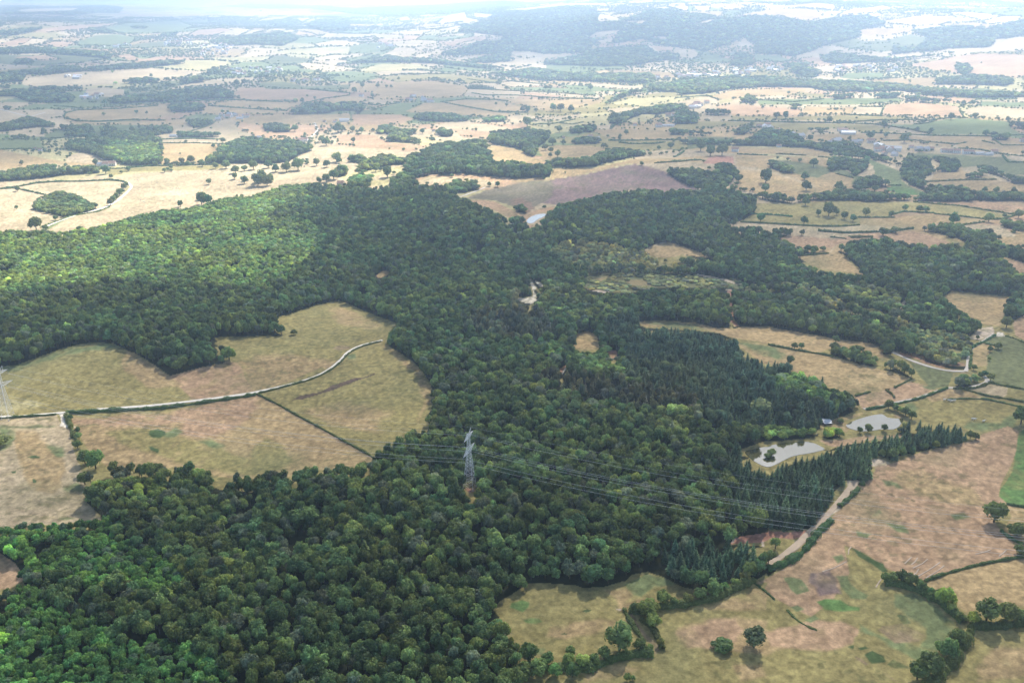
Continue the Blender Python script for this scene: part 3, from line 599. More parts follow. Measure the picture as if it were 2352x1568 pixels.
# hedges: width, height m, polyline
HEDGES = '''
1.8 1.7|W0 -300,410 0,398 300,378 520,362
3.2 2.6|W0 610,352 800,345 1100,328 1500,308 1900,252 2351,182
1.6 1.3|W1 0,172 V1 150,1515 300,1475 480,1428 600,1380 700,1325 790,1250 830,1200 880,1160 960,1120 1060,1092 1150,1070
3.4 2.6|W0 610,370 640,440 660,500 690,580 720,640
1.7 1.2|W1 10,172 220,278 520,445 720,555 920,665 1060,745 1130,800
4.5 2.6|X3 -10,530 150,480 300,390 380,300 450,200 560,100 W3 580,1340
3.4 2.6|W3 650,1210 720,1160 800,1080 830,1050
2.6 2|W3 880,1000 840,1010
4.6 3.4|X3 1070,660 1160,655 1330,705 1510,785 1620,860 1700,930 1800,1015
5.5 4|X3 1880,1050 1840,1150 1760,1255 1680,1385 1580,1500 1480,1600 1380,1700
5 4|X3 1890,1062 2050,1062 2230,1045 2351,1020 2500,1000
4.6 3.6|X2 1080,900 1150,945 1270,880 1390,875 1490,868 1620,855 1740,832 1860,795 1960,745 2060,700 2150,655 2225,630
3.6 2.8|X2 1180,985 1270,1020 1310,1100 1360,1200 1385,1265
5.5 3.6|X2 0,1470 150,1440 330,1440 520,1430 650,1455 760,1425 850,1385 1000,1335 1180,1300 1290,1295
2.2 1.6|X2 1030,895 1060,960 1140,1090 1200,1170
1.1 .7|X2 2225,650 2290,700 2351,745 X3 60,800
1.1 .5|X3 175,895 240,970 320,1030 450,1085
1.8 1.6|X3 1440,635 1600,575 1850,505 2000,470 2351,410
1.8 1.5|W3 2190,1185 2351,1215 2500,1235
2.0 1.6|X3 2140,170 2200,230 2260,270 2340,300
3.0 2.4|X3 1450,720 1560,800 1700,910 1800,1000
2 1.6|V3 0,1100 100,1120 200,1140 350,1165 480,1185 600,1210
1.8 1.5|V3 1160,1495 1250,1450 1320,1415
1.8 1.5|W3 800,193 940,155|W3 1090,145 1150,180 1160,210
2 1.7|W3 900,320 1050,295 1200,262 1400,215 1550,160 1650,120
2 1.7|W3 1700,125 1900,125 2000,90 2040,70
1.7 1.4|W3 1800,130 2000,190 2200,220 2351,250|W3 2050,75 2200,105 2351,130
1.6 1.2|W3 1640,230 1750,218 2000,220 2200,265 2351,300
2 1.6|V3 1850,1150 1900,1110 1990,1070 2090,1010
1.6 1.3|V3 1980,1085 2100,1115|V3 2180,1020 2260,1040 2351,1080
1.8 1.6|V3 1870,1170 1860,1260 1850,1320
2 1.6|V3 460,45 650,65 900,72 1040,65|V3 1080,80 1250,45 1330,30|V3 740,105 960,115
2 1.8|V3 570,110 720,128|V3 260,288 560,262
2.4 2|U0 -200,515 0,515 100,510 150,520 310,555
3 2.6|U0 0,515 150,495 250,475 400,465 550,465 740,455 830,465 862,482
2 1.6|U0 270,775 400,728 480,698 660,668 740,635
2.6 2.4|U0 -200,250 0,250 200,245 330,265
2.6 2.4|U0 280,180 500,165 780,160
2.6 2.4|U0 1090,182 1300,177 1480,182|U0 1090,207 1300,207 1500,212
3.4 3|U0 510,55 640,65 900,50 1110,55
4.5 4|U0 1100,352 1200,342 1300,347
2.6 2.4|U0 1270,132 1400,92 1450,62
2.4 2.2|U0 690,377 800,379 1000,362 1440,352
3 2.6|U1 1310,82 1450,77 1600,47|U1 1490,72 1580,82 1650,67
3.4 3|U1 1820,190 2000,190 2200,186 2351,186|U1 1890,202 1960,212 2120,212 2200,202
3 2.6|U1 2130,342 2300,332 2351,327|U1 2260,302 2330,262
3 2.6|U2 -20,330 180,322|U2 420,282 620,290|U2 680,280 880,290|U2 960,300 1040,305
3.4 3|U2 360,57 700,67 1150,72 1350,82|U2 1160,70 1200,65 1400,52 1600,52 1700,57 1850,37 1970,37
3.4 3|U2 1600,82 1700,72 1740,60|U2 1350,82 1560,112 1700,142|U2 1250,137 1400,142 1560,147
3 2.6|U2 1560,147 1700,157 2100,162 2351,152|U2 1400,192 1600,187 1880,217|U2 1880,217 1960,202
3 2.6|U2 2060,192 2150,212|U2 2140,182 2200,222 2351,222|U2 1900,242 2050,252 2200,282 2351,297|U2 2200,292 2240,337 2351,337
2.6 2.2|U2 510,682 640,687 700,692 790,702|U2 440,737 620,747 780,757 1000,767 1120,767 1240,757
2.4 2|U2 1230,707 1480,707|U2 1440,692 1540,667 1740,677|U2 1740,682 1900,697 2080,717
2.6 2.2|U2 1600,602 1900,627 2280,687|U2 2080,722 2200,717 2290,692|U2 1930,757 2080,737
3 2.8|U2 960,797 1150,812 1400,802 1500,792 1600,782|U2 1180,842 1330,837
3.4 3|U2 1080,412 1200,442|U2 1700,467 1900,457 2160,452|U2 1430,492 1520,492
3.4 3|T1 860,582 880,597 1060,607 1200,612 1500,627 1700,642|T1 900,627 1000,642 1200,642 1500,662 1760,667
3.4 3|T1 690,687 880,667 1060,672 1150,682|T1 700,687 880,722 1060,752 1280,757|T1 660,537 760,547 860,562
3.4 3|T1 220,522 400,502 500,497 760,497|T1 230,742 330,717|T1 140,697 290,712 420,692|T1 870,532 1050,557|T1 1160,547 1400,567 1420,557
3.4 3|T0 360,712 560,727|T0 520,742 800,732 1060,712|T0 430,787 440,762 520,742|T0 430,792 520,817 700,817 900,807 1110,812
3.4 3|T0 1400,712 1600,727 1750,737 1930,747|T0 2060,692 2190,662 2351,642|T0 2060,602 2200,612 2351,627|T0 1150,687 1350,677 1600,672 1900,687
3.4 3|T2 1150,772 1390,782|T2 1380,777 1400,727|T2 1230,717 1400,720|T2 1910,742 1940,787|T2 1915,717 2050,662|T2 560,672 800,687 1000,667
3.4 3|T2 210,642 280,667|T2 0,660 210,645
'''
# single trees standing in the open: base and crown width in the frame's own units
TREES = '''
U0 145,355,32 860,395,35 1148,380,28 1210,282,14 1433,240,30 1495,205,40 1358,365,45 1402,485,35 1355,590,55 1350,625,80 1390,625,70 1210,635,40 115,530,35 110,650,25 235,795,85 370,725,35 705,415,55 745,445,30 640,355,40 1640,480,50 1575,450,40 1730,495,80 1790,495,70 1755,470,80 1815,470,50 1580,412,60 1640,395,45 1445,380,45 1515,378,60 1700,385,60 1800,375,60 1850,402,50 1920,402,70 2000,390,80 2125,360,45 2195,370,50 2260,335,70 2140,472,40 2190,470,55 2240,452,70 2300,420,70 2190,225,60 2160,200,40 2270,140,70 1980,130,45 885,128,40 935,105,25 290,142,40 740,625,45 760,605,45 780,590,45 800,560,45 830,522,40 850,500,30 1120,352,40 1220,347,40 1280,345,50
U1 105,205,35 160,140,38 100,135,40 30,130,50 570,145,35 1420,98,28 1490,135,40 1560,52,30 1275,98,60 1445,222,55 1395,255,45 1430,302,30 1480,302,45 1790,242,40 1940,150,35 1435,272,40 1520,217,35 1860,65,60 1930,52,45 2160,252,30 2240,245,45 1020,497,32 1075,502,35 335,438,70 255,400,40 290,395,30 165,392,50 10,342,40 1530,410,14 20,20,30 240,130,25 1900,170,25
U2 935,368,60 615,478,90 610,535,60 430,468,55 875,455,60 885,528,65 1105,522,60 880,628,60 1040,700,90 965,698,40 1285,700,52 578,738,55 870,752,50 1405,832,62 1485,812,46 1315,182,52 1418,168,32 1630,127,28 1725,137,36 1408,94,42 1545,205,60 2090,158,46 2165,542,46 2085,537,40 2280,547,46 175,262,70 240,295,70 320,292,80 1550,662,45 1650,672,50 1690,672,45 1880,750,75 2115,738,60 2315,712,60 980,152,35 685,42,46 745,42,42 1040,64,38 910,192,45 1175,190,30 1710,150,30 1090,690,40 1140,720,50 1200,735,50 1740,410,30 1770,400,30
T0 755,492,24 1115,477,20 1190,482,24 575,505,20 1015,522,30 1590,578,50 1640,572,50 695,778,32 915,767,32 985,767,26 1495,762,30 1530,762,26 1550,732,22 1945,695,22 1985,692,40 2030,692,40 2065,655,22 2115,672,26 2285,622,32 1860,762,40 850,648,40 700,705,45 1130,592,40 1410,542,20 1500,552,20 1750,532,40 1790,530,40
T1 410,538,26 630,497,22 820,555,36 165,594,46 270,592,36 330,592,28 360,592,28 1075,572,36 1110,582,16 1360,618,28 1295,587,22 1490,587,26 1305,672,20 1358,672,30 1380,672,28 1410,672,26 1065,708,26 1135,717,28 1090,752,22 1245,755,50 1280,755,50 1335,754,38 1450,750,60 1500,752,70 1570,755,60 1135,608,36 1400,605,40 1430,606,40 335,697,20 1048,657,20 1640,692,22 110,630,50 235,657,32 1700,610,50
T2 680,795,36 748,798,40 1040,824,36 765,634,30 1940,708,38 2005,708,46 1860,808,60 2020,797,50 2240,818,50 2175,808,24 430,532,20 1510,517,20 2060,427,15 1410,840,42 590,730,26 555,760,22
'''
# large trees and bushes of the near hedgerows: base, crown width, [height factor]
NEAR = '''
X3 1900,1060,130 2050,1070,250 2230,1060,200 2340,1030,140 1760,1260,180 1690,1390,210 1520,1568,280 1590,1310,110 1400,1580,190 1750,1190,110 1090,665,100 1160,660,110 1240,670,130 1330,712,150 1420,750,120 1510,790,90 1620,870,150 1700,940,110 1780,1020,90 1560,800,80
X2 1150,955,140 1270,885,100 1390,880,150 1490,880,90 1620,858,120 1740,840,150 1860,800,180 1960,750,100 2060,705,100 2150,658,120 1260,1020,230 1300,1100,160 1370,1250,90 1000,1340,300 1180,1300,150 1270,1300,80 850,1380,140 760,1430,120 650,1460,150 520,1430,130 400,1540,150 560,1550,150 540,1340,100 250,1550,200 120,1568,200 330,1440,150 150,1420,200 1060,1568,80 1110,1560,60
W0 700,690,90 715,600,70 705,540,60 760,840,140 850,895,190 760,1030,130 640,420,50
W3 1870,600,80 1920,600,70 1150,790,110 1060,760,80 1230,750,100 1330,740,90 1450,700,90 1550,680,80 670,455,70 930,540,90 1075,525,70 850,540,60 1120,320,90 1180,340,90 1230,360,70 1280,390,100 1330,420,90 560,580,110 650,575,90
V3 210,1285,90 250,1145,70 310,1145,60 1105,1200,90 2250,860,120 2210,960,120 2000,1400,70 1960,1410,60 2060,1440,80 1900,1340,60 1930,1055,40 2130,1150,90 2050,1170,60 2040,1250,40 1060,105,75 1165,70,60
W1 2060,960,120 1850,900,110
'''
VILLAGES = '''
26|T0 1090,312 1150,270 1270,262 1300,300 1200,318
34|T0 1330,375 1340,300 1420,290 1560,310 1560,360 1450,372
26|T0 1500,512 1520,470 1640,455 1800,455 1920,470 1920,495 1700,505
8|T0 1940,552 1960,530 2170,535 2160,550
9|T0 540,672 560,640 680,645 680,672
6|T0 440,530 450,510 560,512 560,530
7|T0 690,325 700,305 890,295 880,315
10|T1 165,325 180,295 400,290 390,322
9|T1 420,690 430,655 610,650 640,690 560,695
26|T2 0,528 20,500 150,490 320,490 300,520 150,525
14|T2 370,515 380,470 560,465 560,490 450,510
9|T2 600,478 610,455 730,455 720,480
24|T2 1030,490 1040,450 1200,440 1520,450 1510,480 1300,490
8|T2 100,745 120,700 210,680 220,720
5|T1 2060,560 2110,520 2180,500 2230,520 2130,555
12|U2 440,160 460,110 620,90 860,150 880,190 700,150
8|U2 960,205 1060,190 1330,200 1320,230 1150,220
12|U2 1330,260 1350,210 1400,230 1520,260 1480,300 1400,285
6|T0 1440,812 1500,770 1660,770 1660,800 1580,800
6|T1 2100,790 2300,750 2351,770 2300,800
4|T0 1450,60 1560,62 1700,68 1800,80 1600,78
'''
HOUSES = '''
# kind width_units base  (l long white barn, h house, w white house)
U2 1640,258,45 1690,258,45 1725,255,35 1810,270,40 1850,272,40 1895,275,45 1960,280,45 1990,280,40 2050,285,60 2110,288,60 2150,276,40 1590,240,30 2345,200,40 405,264,45 700,235,30
U0 675,362,40 710,362,45 750,360,50 2020,200,40 2048,196,40 1740,178,30 270,262,30 235,252,24 1465,55,35 1545,35,40 1610,45,45 1655,35,35 2180,65,20 2250,68,25 1165,165,50
U1 2000,90,25 2190,95,50 2240,95,50 20,490,45 645,128,12 1520,175,20 2160,100,40 1700,170,30 1750,180,24
T1 160,650,30 630,690,40 600,685,30 1640,20,20 2080,22,20
'''
COWS = 'U0 945,592 965,605 1145,600 1160,512 1185,513 1200,512 1225,533 905,457 925,457 W3 1620,232 1660,238 1685,245 1710,240 1880,408 1898,412 1980,428'
LIT = '''
40|O -600,560 0,545 180,520 420,470 640,432 745,436 740,520 700,555 715,590 670,650 620,712 540,700 470,672 330,666 250,678 180,700 0,728 -600,790
60|O -600,400 0,420 240,405 420,388 520,380 640,350 730,345 770,330 900,330 960,360 950,420 880,430 760,425 640,432 420,470 200,520 0,540 -600,560
30|U1 -60,215 300,195 520,230 400,290 60,320
30|U1 560,100 740,66 1000,66 1250,90 1180,130 1000,120 800,115
40|U1 1230,90 1300,50 1600,0 2351,-60 2351,60 2200,60 1900,80 1600,110 1450,180 1340,150
18|V2 30,660 200,640 240,690 150,720 60,705|V2 150,480 320,560 250,600 200,640
30|V3 250,600 450,620 700,730 1000,830 1250,900 1150,930 900,850 600,770 400,700
20|O -300,905 0,910 90,915 100,945 40,975 -300,990
30|U2 430,340 620,390 860,460 960,515 860,500 600,430
26|U1 520,430 900,430 1380,440 1500,370 2000,310 2351,320 2100,350 1700,410 1400,460 1000,480 560,490
'''
SHADE = '''
60|O -600,190 0,195 200,190 380,205 560,190 760,195 960,180 1150,205 1250,250 1180,262 1120,275 900,282 700,290 500,300 250,320 240,350 0,380 -600,400
40|O 1230,275 1500,258 1700,262 1900,275 2100,275 2352,285 2900,290 2900,520 2352,560 2100,600 1700,560 1450,470 1300,420 1230,330
40|O 1150,70 1400,55 1700,75 1900,90 2000,130 1800,150 1500,150 1200,140 1000,130
30|O -300,125 0,130 250,135 330,150 200,175 0,180 -300,190
40|O 0,30 300,30 500,40 400,60 0,55
'''
# ------------------------------------------------------------------ parse the map
def lines(s):
    return [l.strip() for l in s.strip().split('\n') if l.strip() and not l.strip().startswith('#')]
PONDS = [('pond', P('W2 2165,745 2130,705 2200,682 2351,655 W3 0,650 150,622 330,606 400,616 455,640 535,682 470,700 380,720 240,740 150,780 60,830 W2 2351,850 2290,830 2220,790'), 'olive pond lying in front of the spruce plantation'),
         ('pond', P('W3 700,470 760,430 850,400 920,378 1000,362 1060,358 1090,392 1180,400 1245,398 1240,430 1190,490 1120,505 1060,495 900,520 800,510'), 'pond with trees round it beside the white roofed hut'),
         ('pond', P('U1 1268,742 1275,715 1330,686 1408,679 1390,702 1345,718 1312,748'), 'white shining pond at the foot of the felled slope')]
for name, poly, lab in PONDS:
    c = (poly.min(0) + poly.max(0)) / 2
    x, y, z = ground_at([c[0]], [c[1]])
    px, py, pz = ground_at(poly[:, 0], poly[:, 1])
    FLAT.append((x[0], y[0], float(np.hypot(px - x[0], py - y[0]).max()) * 1.05, float(z[0])))

fields = []
for l in lines(FIELDS):
    head, *polys = l.split('|')
    c, fe = head.split()
    for p in polys:
        fr = p.split()[0]
        fields.append((np.array(COL[c]), float(fe) * FR[fr][2] * (2.4 if float(fe) >= 4 and fr[0] in 'VWX' else 1.0), P(p)))
woods = []
for l in lines(WOODS):
    head, *polys = l.split('|')
    h = head.split()
    for p in polys:
        woods.append((h, P(p)))

# ------------------------------------------------------------------ materials
def new_mat(name):
    m = bpy.data.materials.new(name); m.use_nodes = True
    nt = m.node_tree
    for n in list(nt.nodes): nt.nodes.remove(n)
    out = nt.nodes.new('ShaderNodeOutputMaterial')
    return m, nt, out
def N(nt, t, **kw):
    n = nt.nodes.new(t)
    for k, v in kw.items(): setattr(n, k, v)
    return n
def plain(name, col, rough=0.8, metal=0.0, noise=0.12, scale=3.0):
    m, nt, out = new_mat(name)
    b = N(nt, 'ShaderNodeBsdfPrincipled')
    b.inputs['Roughness'].default_value = rough
    b.inputs['Metallic'].default_value = metal
    tc = N(nt, 'ShaderNodeTexCoord'); nz = N(nt, 'ShaderNodeTexNoise')
    nz.inputs['Scale'].default_value = scale; nz.inputs['Detail'].default_value = 3
    nt.links.new(tc.outputs['Object'], nz.inputs['Vector'])
    mr = N(nt, 'ShaderNodeMapRange')
    mr.inputs['To Min'].default_value = 1 - noise * 2; mr.inputs['To Max'].default_value = 1 + noise * 2
    nt.links.new(nz.outputs['Fac'], mr.inputs['Value'])
    mx = N(nt, 'ShaderNodeMix', data_type='RGBA', blend_type='MULTIPLY')
    mx.inputs[0].default_value = 1.0; mx.inputs[6].default_value = (*col, 1)
    nt.links.new(mr.outputs['Result'], mx.inputs[7])
    nt.links.new(mx.outputs[2], b.inputs['Base Color'])
    nt.links.new(b.outputs[0], out.inputs[0])
    return m
def leaf_mat(name, trans=0.40):
    m, nt, out = new_mat(name)
    at = N(nt, 'ShaderNodeAttribute', attribute_type='INSTANCER', attribute_name='tint')
    vc = N(nt, 'ShaderNodeAttribute', attribute_type='GEOMETRY', attribute_name='leaf')
    mx = N(nt, 'ShaderNodeMix', data_type='RGBA', blend_type='MULTIPLY')
    mx.inputs[0].default_value = 1.0
    nt.links.new(at.outputs['Color'], mx.inputs[6]); nt.links.new(vc.outputs['Color'], mx.inputs[7])
    d = N(nt, 'ShaderNodeBsdfDiffuse'); t = N(nt, 'ShaderNodeBsdfTranslucent')
    g = N(nt, 'ShaderNodeBsdfGlossy'); g.inputs['Roughness'].default_value = 0.55
    g.inputs['Color'].default_value = (.5, .5, .5, 1)
    nt.links.new(mx.outputs[2], d.inputs['Color']); nt.links.new(mx.outputs[2], t.inputs['Color'])
    s = N(nt, 'ShaderNodeMixShader'); s.inputs[0].default_value = trans
    nt.links.new(d.outputs[0], s.inputs[1]); nt.links.new(t.outputs[0], s.inputs[2])
    s2 = N(nt, 'ShaderNodeMixShader'); s2.inputs[0].default_value = 0.025
    nt.links.new(s.outputs[0], s2.inputs[1]); nt.links.new(g.outputs[0], s2.inputs[2])
    nt.links.new(s2.outputs[0], out.inputs[0])
    return m
M_LEAF = leaf_mat('leaves')
M_BARK = plain('bark', (.10, .075, .05), 0.9, noise=.2, scale=8)
M_STEEL = plain('galvanised_steel', (.92, .92, .92), 0.5, 0.0, .06, 2)
M_WIRE = plain('aluminium_wire', (.82, .83, .84), 0.45, 0.0, .05, 1)
M_CONC = plain('concrete', (.42, .36, .32), 0.9)
M_INS = plain('glass_insulator', (.20, .30, .28), 0.2)

def mesh_obj(name, verts, faces, mat, parent=None, cols=None, smooth=False, mats=None, fmat=None):
    me = bpy.data.meshes.new(name)
    me.from_pydata([tuple(v) for v in verts], [], faces)
    for mm in (mats or [mat]): me.materials.append(mm)
    if fmat is not None: me.polygons.foreach_set('material_index', np.asarray(fmat, np.int32))
    if cols is not None:
        a = me.attributes.new('leaf', 'FLOAT_COLOR', 'POINT')
        a.data.foreach_set('color', np.asarray(cols, np.float32).ravel())
    if smooth: me.polygons.foreach_set('use_smooth', np.ones(len(me.polygons), bool))
    me.update()
    o = bpy.data.objects.new(name, me)
    if parent is not False:
        C.objects.link(o)
        if parent is not None: o.parent = parent
    return o
def tag(o, label=None, cat=None, group=None, kind=None):
    if label: o['label'] = label
    if cat: o['category'] = cat
    if group: o['group'] = group
    if kind: o['kind'] = kind
    return o

# ------------------------------------------------------------------ ground
def patchwork(x, y):
    """far farmland: irregular plots; returns plot number 0..1 and the distance to the plot's edge"""
    s = 235.0
    wx = x + (fbm(x / 260, y / 260, 41, 2) - .5) * 120
    wy = (y + (fbm(x / 260, y / 260, 43, 2) - .5) * 160) * 0.72
    gx, gy = np.floor(wx / s), np.floor(wy / s)
    f1 = np.full(x.shape, 1e9); f2 = np.full(x.shape, 1e9); cid = np.zeros(x.shape)
    for i in (-1, 0, 1):
        for j in (-1, 0, 1):
            cx, cy_ = gx + i, gy + j
            jx = _hash(cx, cy_, 51); jy = _hash(cx, cy_, 53)
            d = np.hypot((cx + .1 + .8 * jx) * s - wx, (cy_ + .1 + .8 * jy) * s - wy)
            nid = _hash(cx, cy_, 57)
            m = d < f1
            f2 = np.where(m, f1, np.minimum(f2, d)); cid = np.where(m, nid, cid); f1 = np.where(m, d, f1)
    return cid, f2 - f1

us = np.concatenate([np.arange(-1500, -450, 12), np.arange(-450, 2802, 2.3), np.arange(2802, 3850, 12)])
vs = np.concatenate([np.arange(2700, 1600, -12), np.arange(1600, 230, -2.2), np.arange(230, 22, -0.8)])
dep_ = PITCH + np.arctan((vs - CYO) / FO)
Dd = np.minimum(CAM_Z / np.tan(np.clip(dep_, 1e-3, R(86))), 32000)
phi = np.arctan((us - CXO) / FO / cP)
GX = Dd[:, None] * np.tan(phi)[None, :]
GY = np.repeat(Dd[:, None], len(us), 1)
GX, GY = GX.ravel(), GY.ravel()
GZ = height(GX, GY)
nr, nc = len(vs), len(us)
U_, V_, _ = project(GX, GY, GZ)
gd = np.hypot(GX, GY)
base = np.empty((len(GX), 3)); base[:] = COL['ol']
m = np.where((gd > 1250) | ((gd > 380) & ((U_ < -330) | (U_ > 2560))))[0]
cid, edge = patchwork(GX[m], GY[m])
pal = np.array([COL[k] for k in ('st', 'tn', 'st', 'gr', 'st', 'sg', 'yl', 'pk', 'yl', 'ol', 'st', 'gr', 'tn', 'st')])
pk_ = pal[np.clip((cid * len(pal)).astype(int), 0, len(pal) - 1)]
base[m] = pk_ * (0.85 + 0.3 * ((cid * 97.0) % 1.0))[:, None]
n1 = fbm(GX / 26, GY / 26, 61, 2) - .5
n2 = fbm(GX / 26, GY / 26, 67, 2) - .5
n3 = fbm(GX / 7, GY / 7, 69, 2) - .5
n4 = fbm(GX / 7, GY / 7, 71, 2) - .5
pxm = FO / np.maximum(gd, 300)        # frame units per metre
def blend_polys(polys_):
    for col, fe, poly in polys_:
        pad = fe * 1.5 + 3
        x0, y0 = poly.min(0) - pad; x1, y1 = poly.max(0) + pad
        k = np.where((U_ > x0) & (U_ < x1) & (V_ > y0) & (V_ < y1))[0]
        if not len(k): continue
        wob = min(fe * 1.2, 7.0) + 0.4
        wv = wob + fe * 0.8 if fe > 1.2 else wob
        uu = U_[k] + (n1[k] * 1.6 + n3[k]) * wv
        vv = V_[k] + (n2[k] * 1.0 + n4[k]) * wv * 0.6
        ins = pip(poly, uu, vv)
        d = segdist(poly, uu, vv, True)
        sd = np.where(ins, d, -d)
        w = sstep(-fe * .6, fe * .6, sd) if fe > 0.4 else ins.astype(float)
        if fe > 2.3 and V_[k].mean() > 480: w = w * np.clip(.62 + 1.5 * (n3[k] + .35) * .8 + n1[k] * .7, 0.1, 1)
        base[k] = base[k] * (1 - w[:, None]) + col * w[:, None]
blend_polys(fields)

# where each wood lies
def wood_index(u, v):
    idx = np.full(len(u), -1)
    for i, (h, poly) in enumerate(woods):
        idx[pip(poly, u, v)] = -1 if h[0] == '-' else i
    return idx
def in_hole(u, v):
    idx = np.zeros(len(u), bool)
    for h, poly in woods:
        idx[pip(poly, u, v)] = h[0] == '-'
    for nm_, poly, lb_ in PONDS:
        idx[pip(poly, u, v)] = True
    return idx
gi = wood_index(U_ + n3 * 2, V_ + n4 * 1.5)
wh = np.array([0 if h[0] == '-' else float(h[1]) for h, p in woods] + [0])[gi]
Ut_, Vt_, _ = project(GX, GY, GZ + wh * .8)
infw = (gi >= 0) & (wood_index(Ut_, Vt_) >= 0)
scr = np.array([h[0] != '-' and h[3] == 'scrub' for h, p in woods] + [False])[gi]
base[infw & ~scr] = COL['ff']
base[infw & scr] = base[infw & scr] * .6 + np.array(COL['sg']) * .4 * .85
# mowing and grazing streaks, dry and lush patches: they belong to the turf
big = fbm(GX / 75, GY / 75, 81, 3) - .5
str_ = fbm((GX * .8 + GY * .6) / 60, (GY * .8 - GX * .6) / 9, 83, 2) - .5
grain = fbm(GX / 3.2, GY / 3.2, 87, 2) - .5
near = 1 - sstep(1400, 3200, gd)
isf = (~infw).astype(float)
tone = 1 + isf * (big * .36 + str_ * .28 + grain * .75 * near)
base *= tone[:, None]
gsh = isf * np.clip(fbm(GX / 45, GY / 45, 91, 3) - .53, 0, 1) * 1.2 * (0.35 + 0.65 * near)
base = base * (1 - gsh[:, None]) + np.array(COL['sg']) * gsh[:, None]
tuft = isf * near * sstep(.64, .72, fbm(GX / 5.5, GY / 3.8, 95, 2)) * sstep(.45, .6, fbm(GX / 60, GY / 60, 97, 2)) * .5
base = base * (1 - tuft[:, None]) + np.array((.12, .12, .05)) * tuft[:, None]
me = bpy.data.meshes.new('ground')
me.vertices.add(len(GX))
me.vertices.foreach_set('co', np.stack([GX, GY, GZ], 1).astype(np.float32).ravel())
ii = (np.arange(nr - 1)[:, None] * nc + np.arange(nc - 1)[None, :]).ravel()
quads = np.stack([ii, ii + 1, ii + nc + 1, ii + nc], 1).astype(np.int32)
me.loops.add(quads.size); me.polygons.add(len(quads))
me.loops.foreach_set('vertex_index', quads.ravel())
me.polygons.foreach_set('loop_start', np.arange(0, quads.size, 4, dtype=np.int32))
me.polygons.foreach_set('use_smooth', np.ones(len(quads), bool))
me.update(calc_edges=True)
ca = me.attributes.new('turf', 'FLOAT_COLOR', 'POINT')
ca.data.foreach_set('color', np.concatenate([np.clip(base, 0.01, .85), np.ones((len(GX), 1))], 1).astype(np.float32).ravel())
gm, nt, out = new_mat('land')
at = N(nt, 'ShaderNodeAttribute', attribute_name='turf')
geo = N(nt, 'ShaderNodeNewGeometry')
prev = at.outputs['Color']
for sc_, amt, det in ((0.011, .26, 4), (0.30, .55, 3), (0.9, .35, 2)):
    nz = N(nt, 'ShaderNodeTexNoise'); nz.inputs['Scale'].default_value = sc_; nz.inputs['Detail'].default_value = det
    nt.links.new(geo.outputs['Position'], nz.inputs['Vector'])
    mr = N(nt, 'ShaderNodeMapRange'); mr.inputs['To Min'].default_value = 1 - amt; mr.inputs['To Max'].default_value = 1 + amt
    nt.links.new(nz.outputs['Fac'], mr.inputs['Value'])
    mx = N(nt, 'ShaderNodeMix', data_type='RGBA', blend_type='MULTIPLY'); mx.inputs[0].default_value = 1
    nt.links.new(prev, mx.inputs[6]); nt.links.new(mr.outputs['Result'], mx.inputs[7])
    prev = mx.outputs[2]
bd = N(nt, 'ShaderNodeBsdfDiffuse'); nt.links.new(prev, bd.inputs['Color'])
nt.links.new(bd.outputs[0], out.inputs[0])
me.materials.append(gm)
go = bpy.data.objects.new('ground', me); C.objects.link(go)
tag(go, kind='structure')

# ------------------------------------------------------------------ ponds
wm, nt, out = new_mat('pond_water')
b = N(nt, 'ShaderNodeBsdfPrincipled')
b.inputs['Base Color'].default_value = (.10, .092, .035, 1); b.inputs['Roughness'].default_value = .02; b.inputs['IOR'].default_value = 3.4
nz = N(nt, 'ShaderNodeTexNoise'); nz.inputs['Scale'].default_value = .6
geo = N(nt, 'ShaderNodeNewGeometry'); nt.links.new(geo.outputs['Position'], nz.inputs['Vector'])
bp = N(nt, 'ShaderNodeBump'); bp.inputs['Strength'].default_value = .03; bp.inputs['Distance'].default_value = .05
nt.links.new(nz.outputs['Fac'], bp.inputs['Height']); nt.links.new(bp.outputs[0], b.inputs['Normal'])
nt.links.new(b.outputs[0], out.inputs[0])
def smooth_loop(p, n=3):
    for _ in range(n):
        q = np.roll(p, -1, 0)
        p = np.stack([.75 * p + .25 * q, .25 * p + .75 * q], 1).reshape(-1, 2)
    return p
for (name, poly, lab), fl in zip(PONDS, FLAT):
    q = smooth_loop(poly, 2)
    x, y, z = ground_at(q[:, 0], q[:, 1])
    zz = fl[3] + .25
    vv = [(x[i], y[i], zz) for i in range(len(x))] + [(x[i], y[i], zz - .8) for i in range(len(x))]
    n = len(x)
    po = mesh_obj('pond', vv, [tuple(range(n))] + [(i, n + i, n + (i + 1) % n, (i + 1) % n) for i in range(n)], wm)
    tag(po, kind='structure', label=lab)

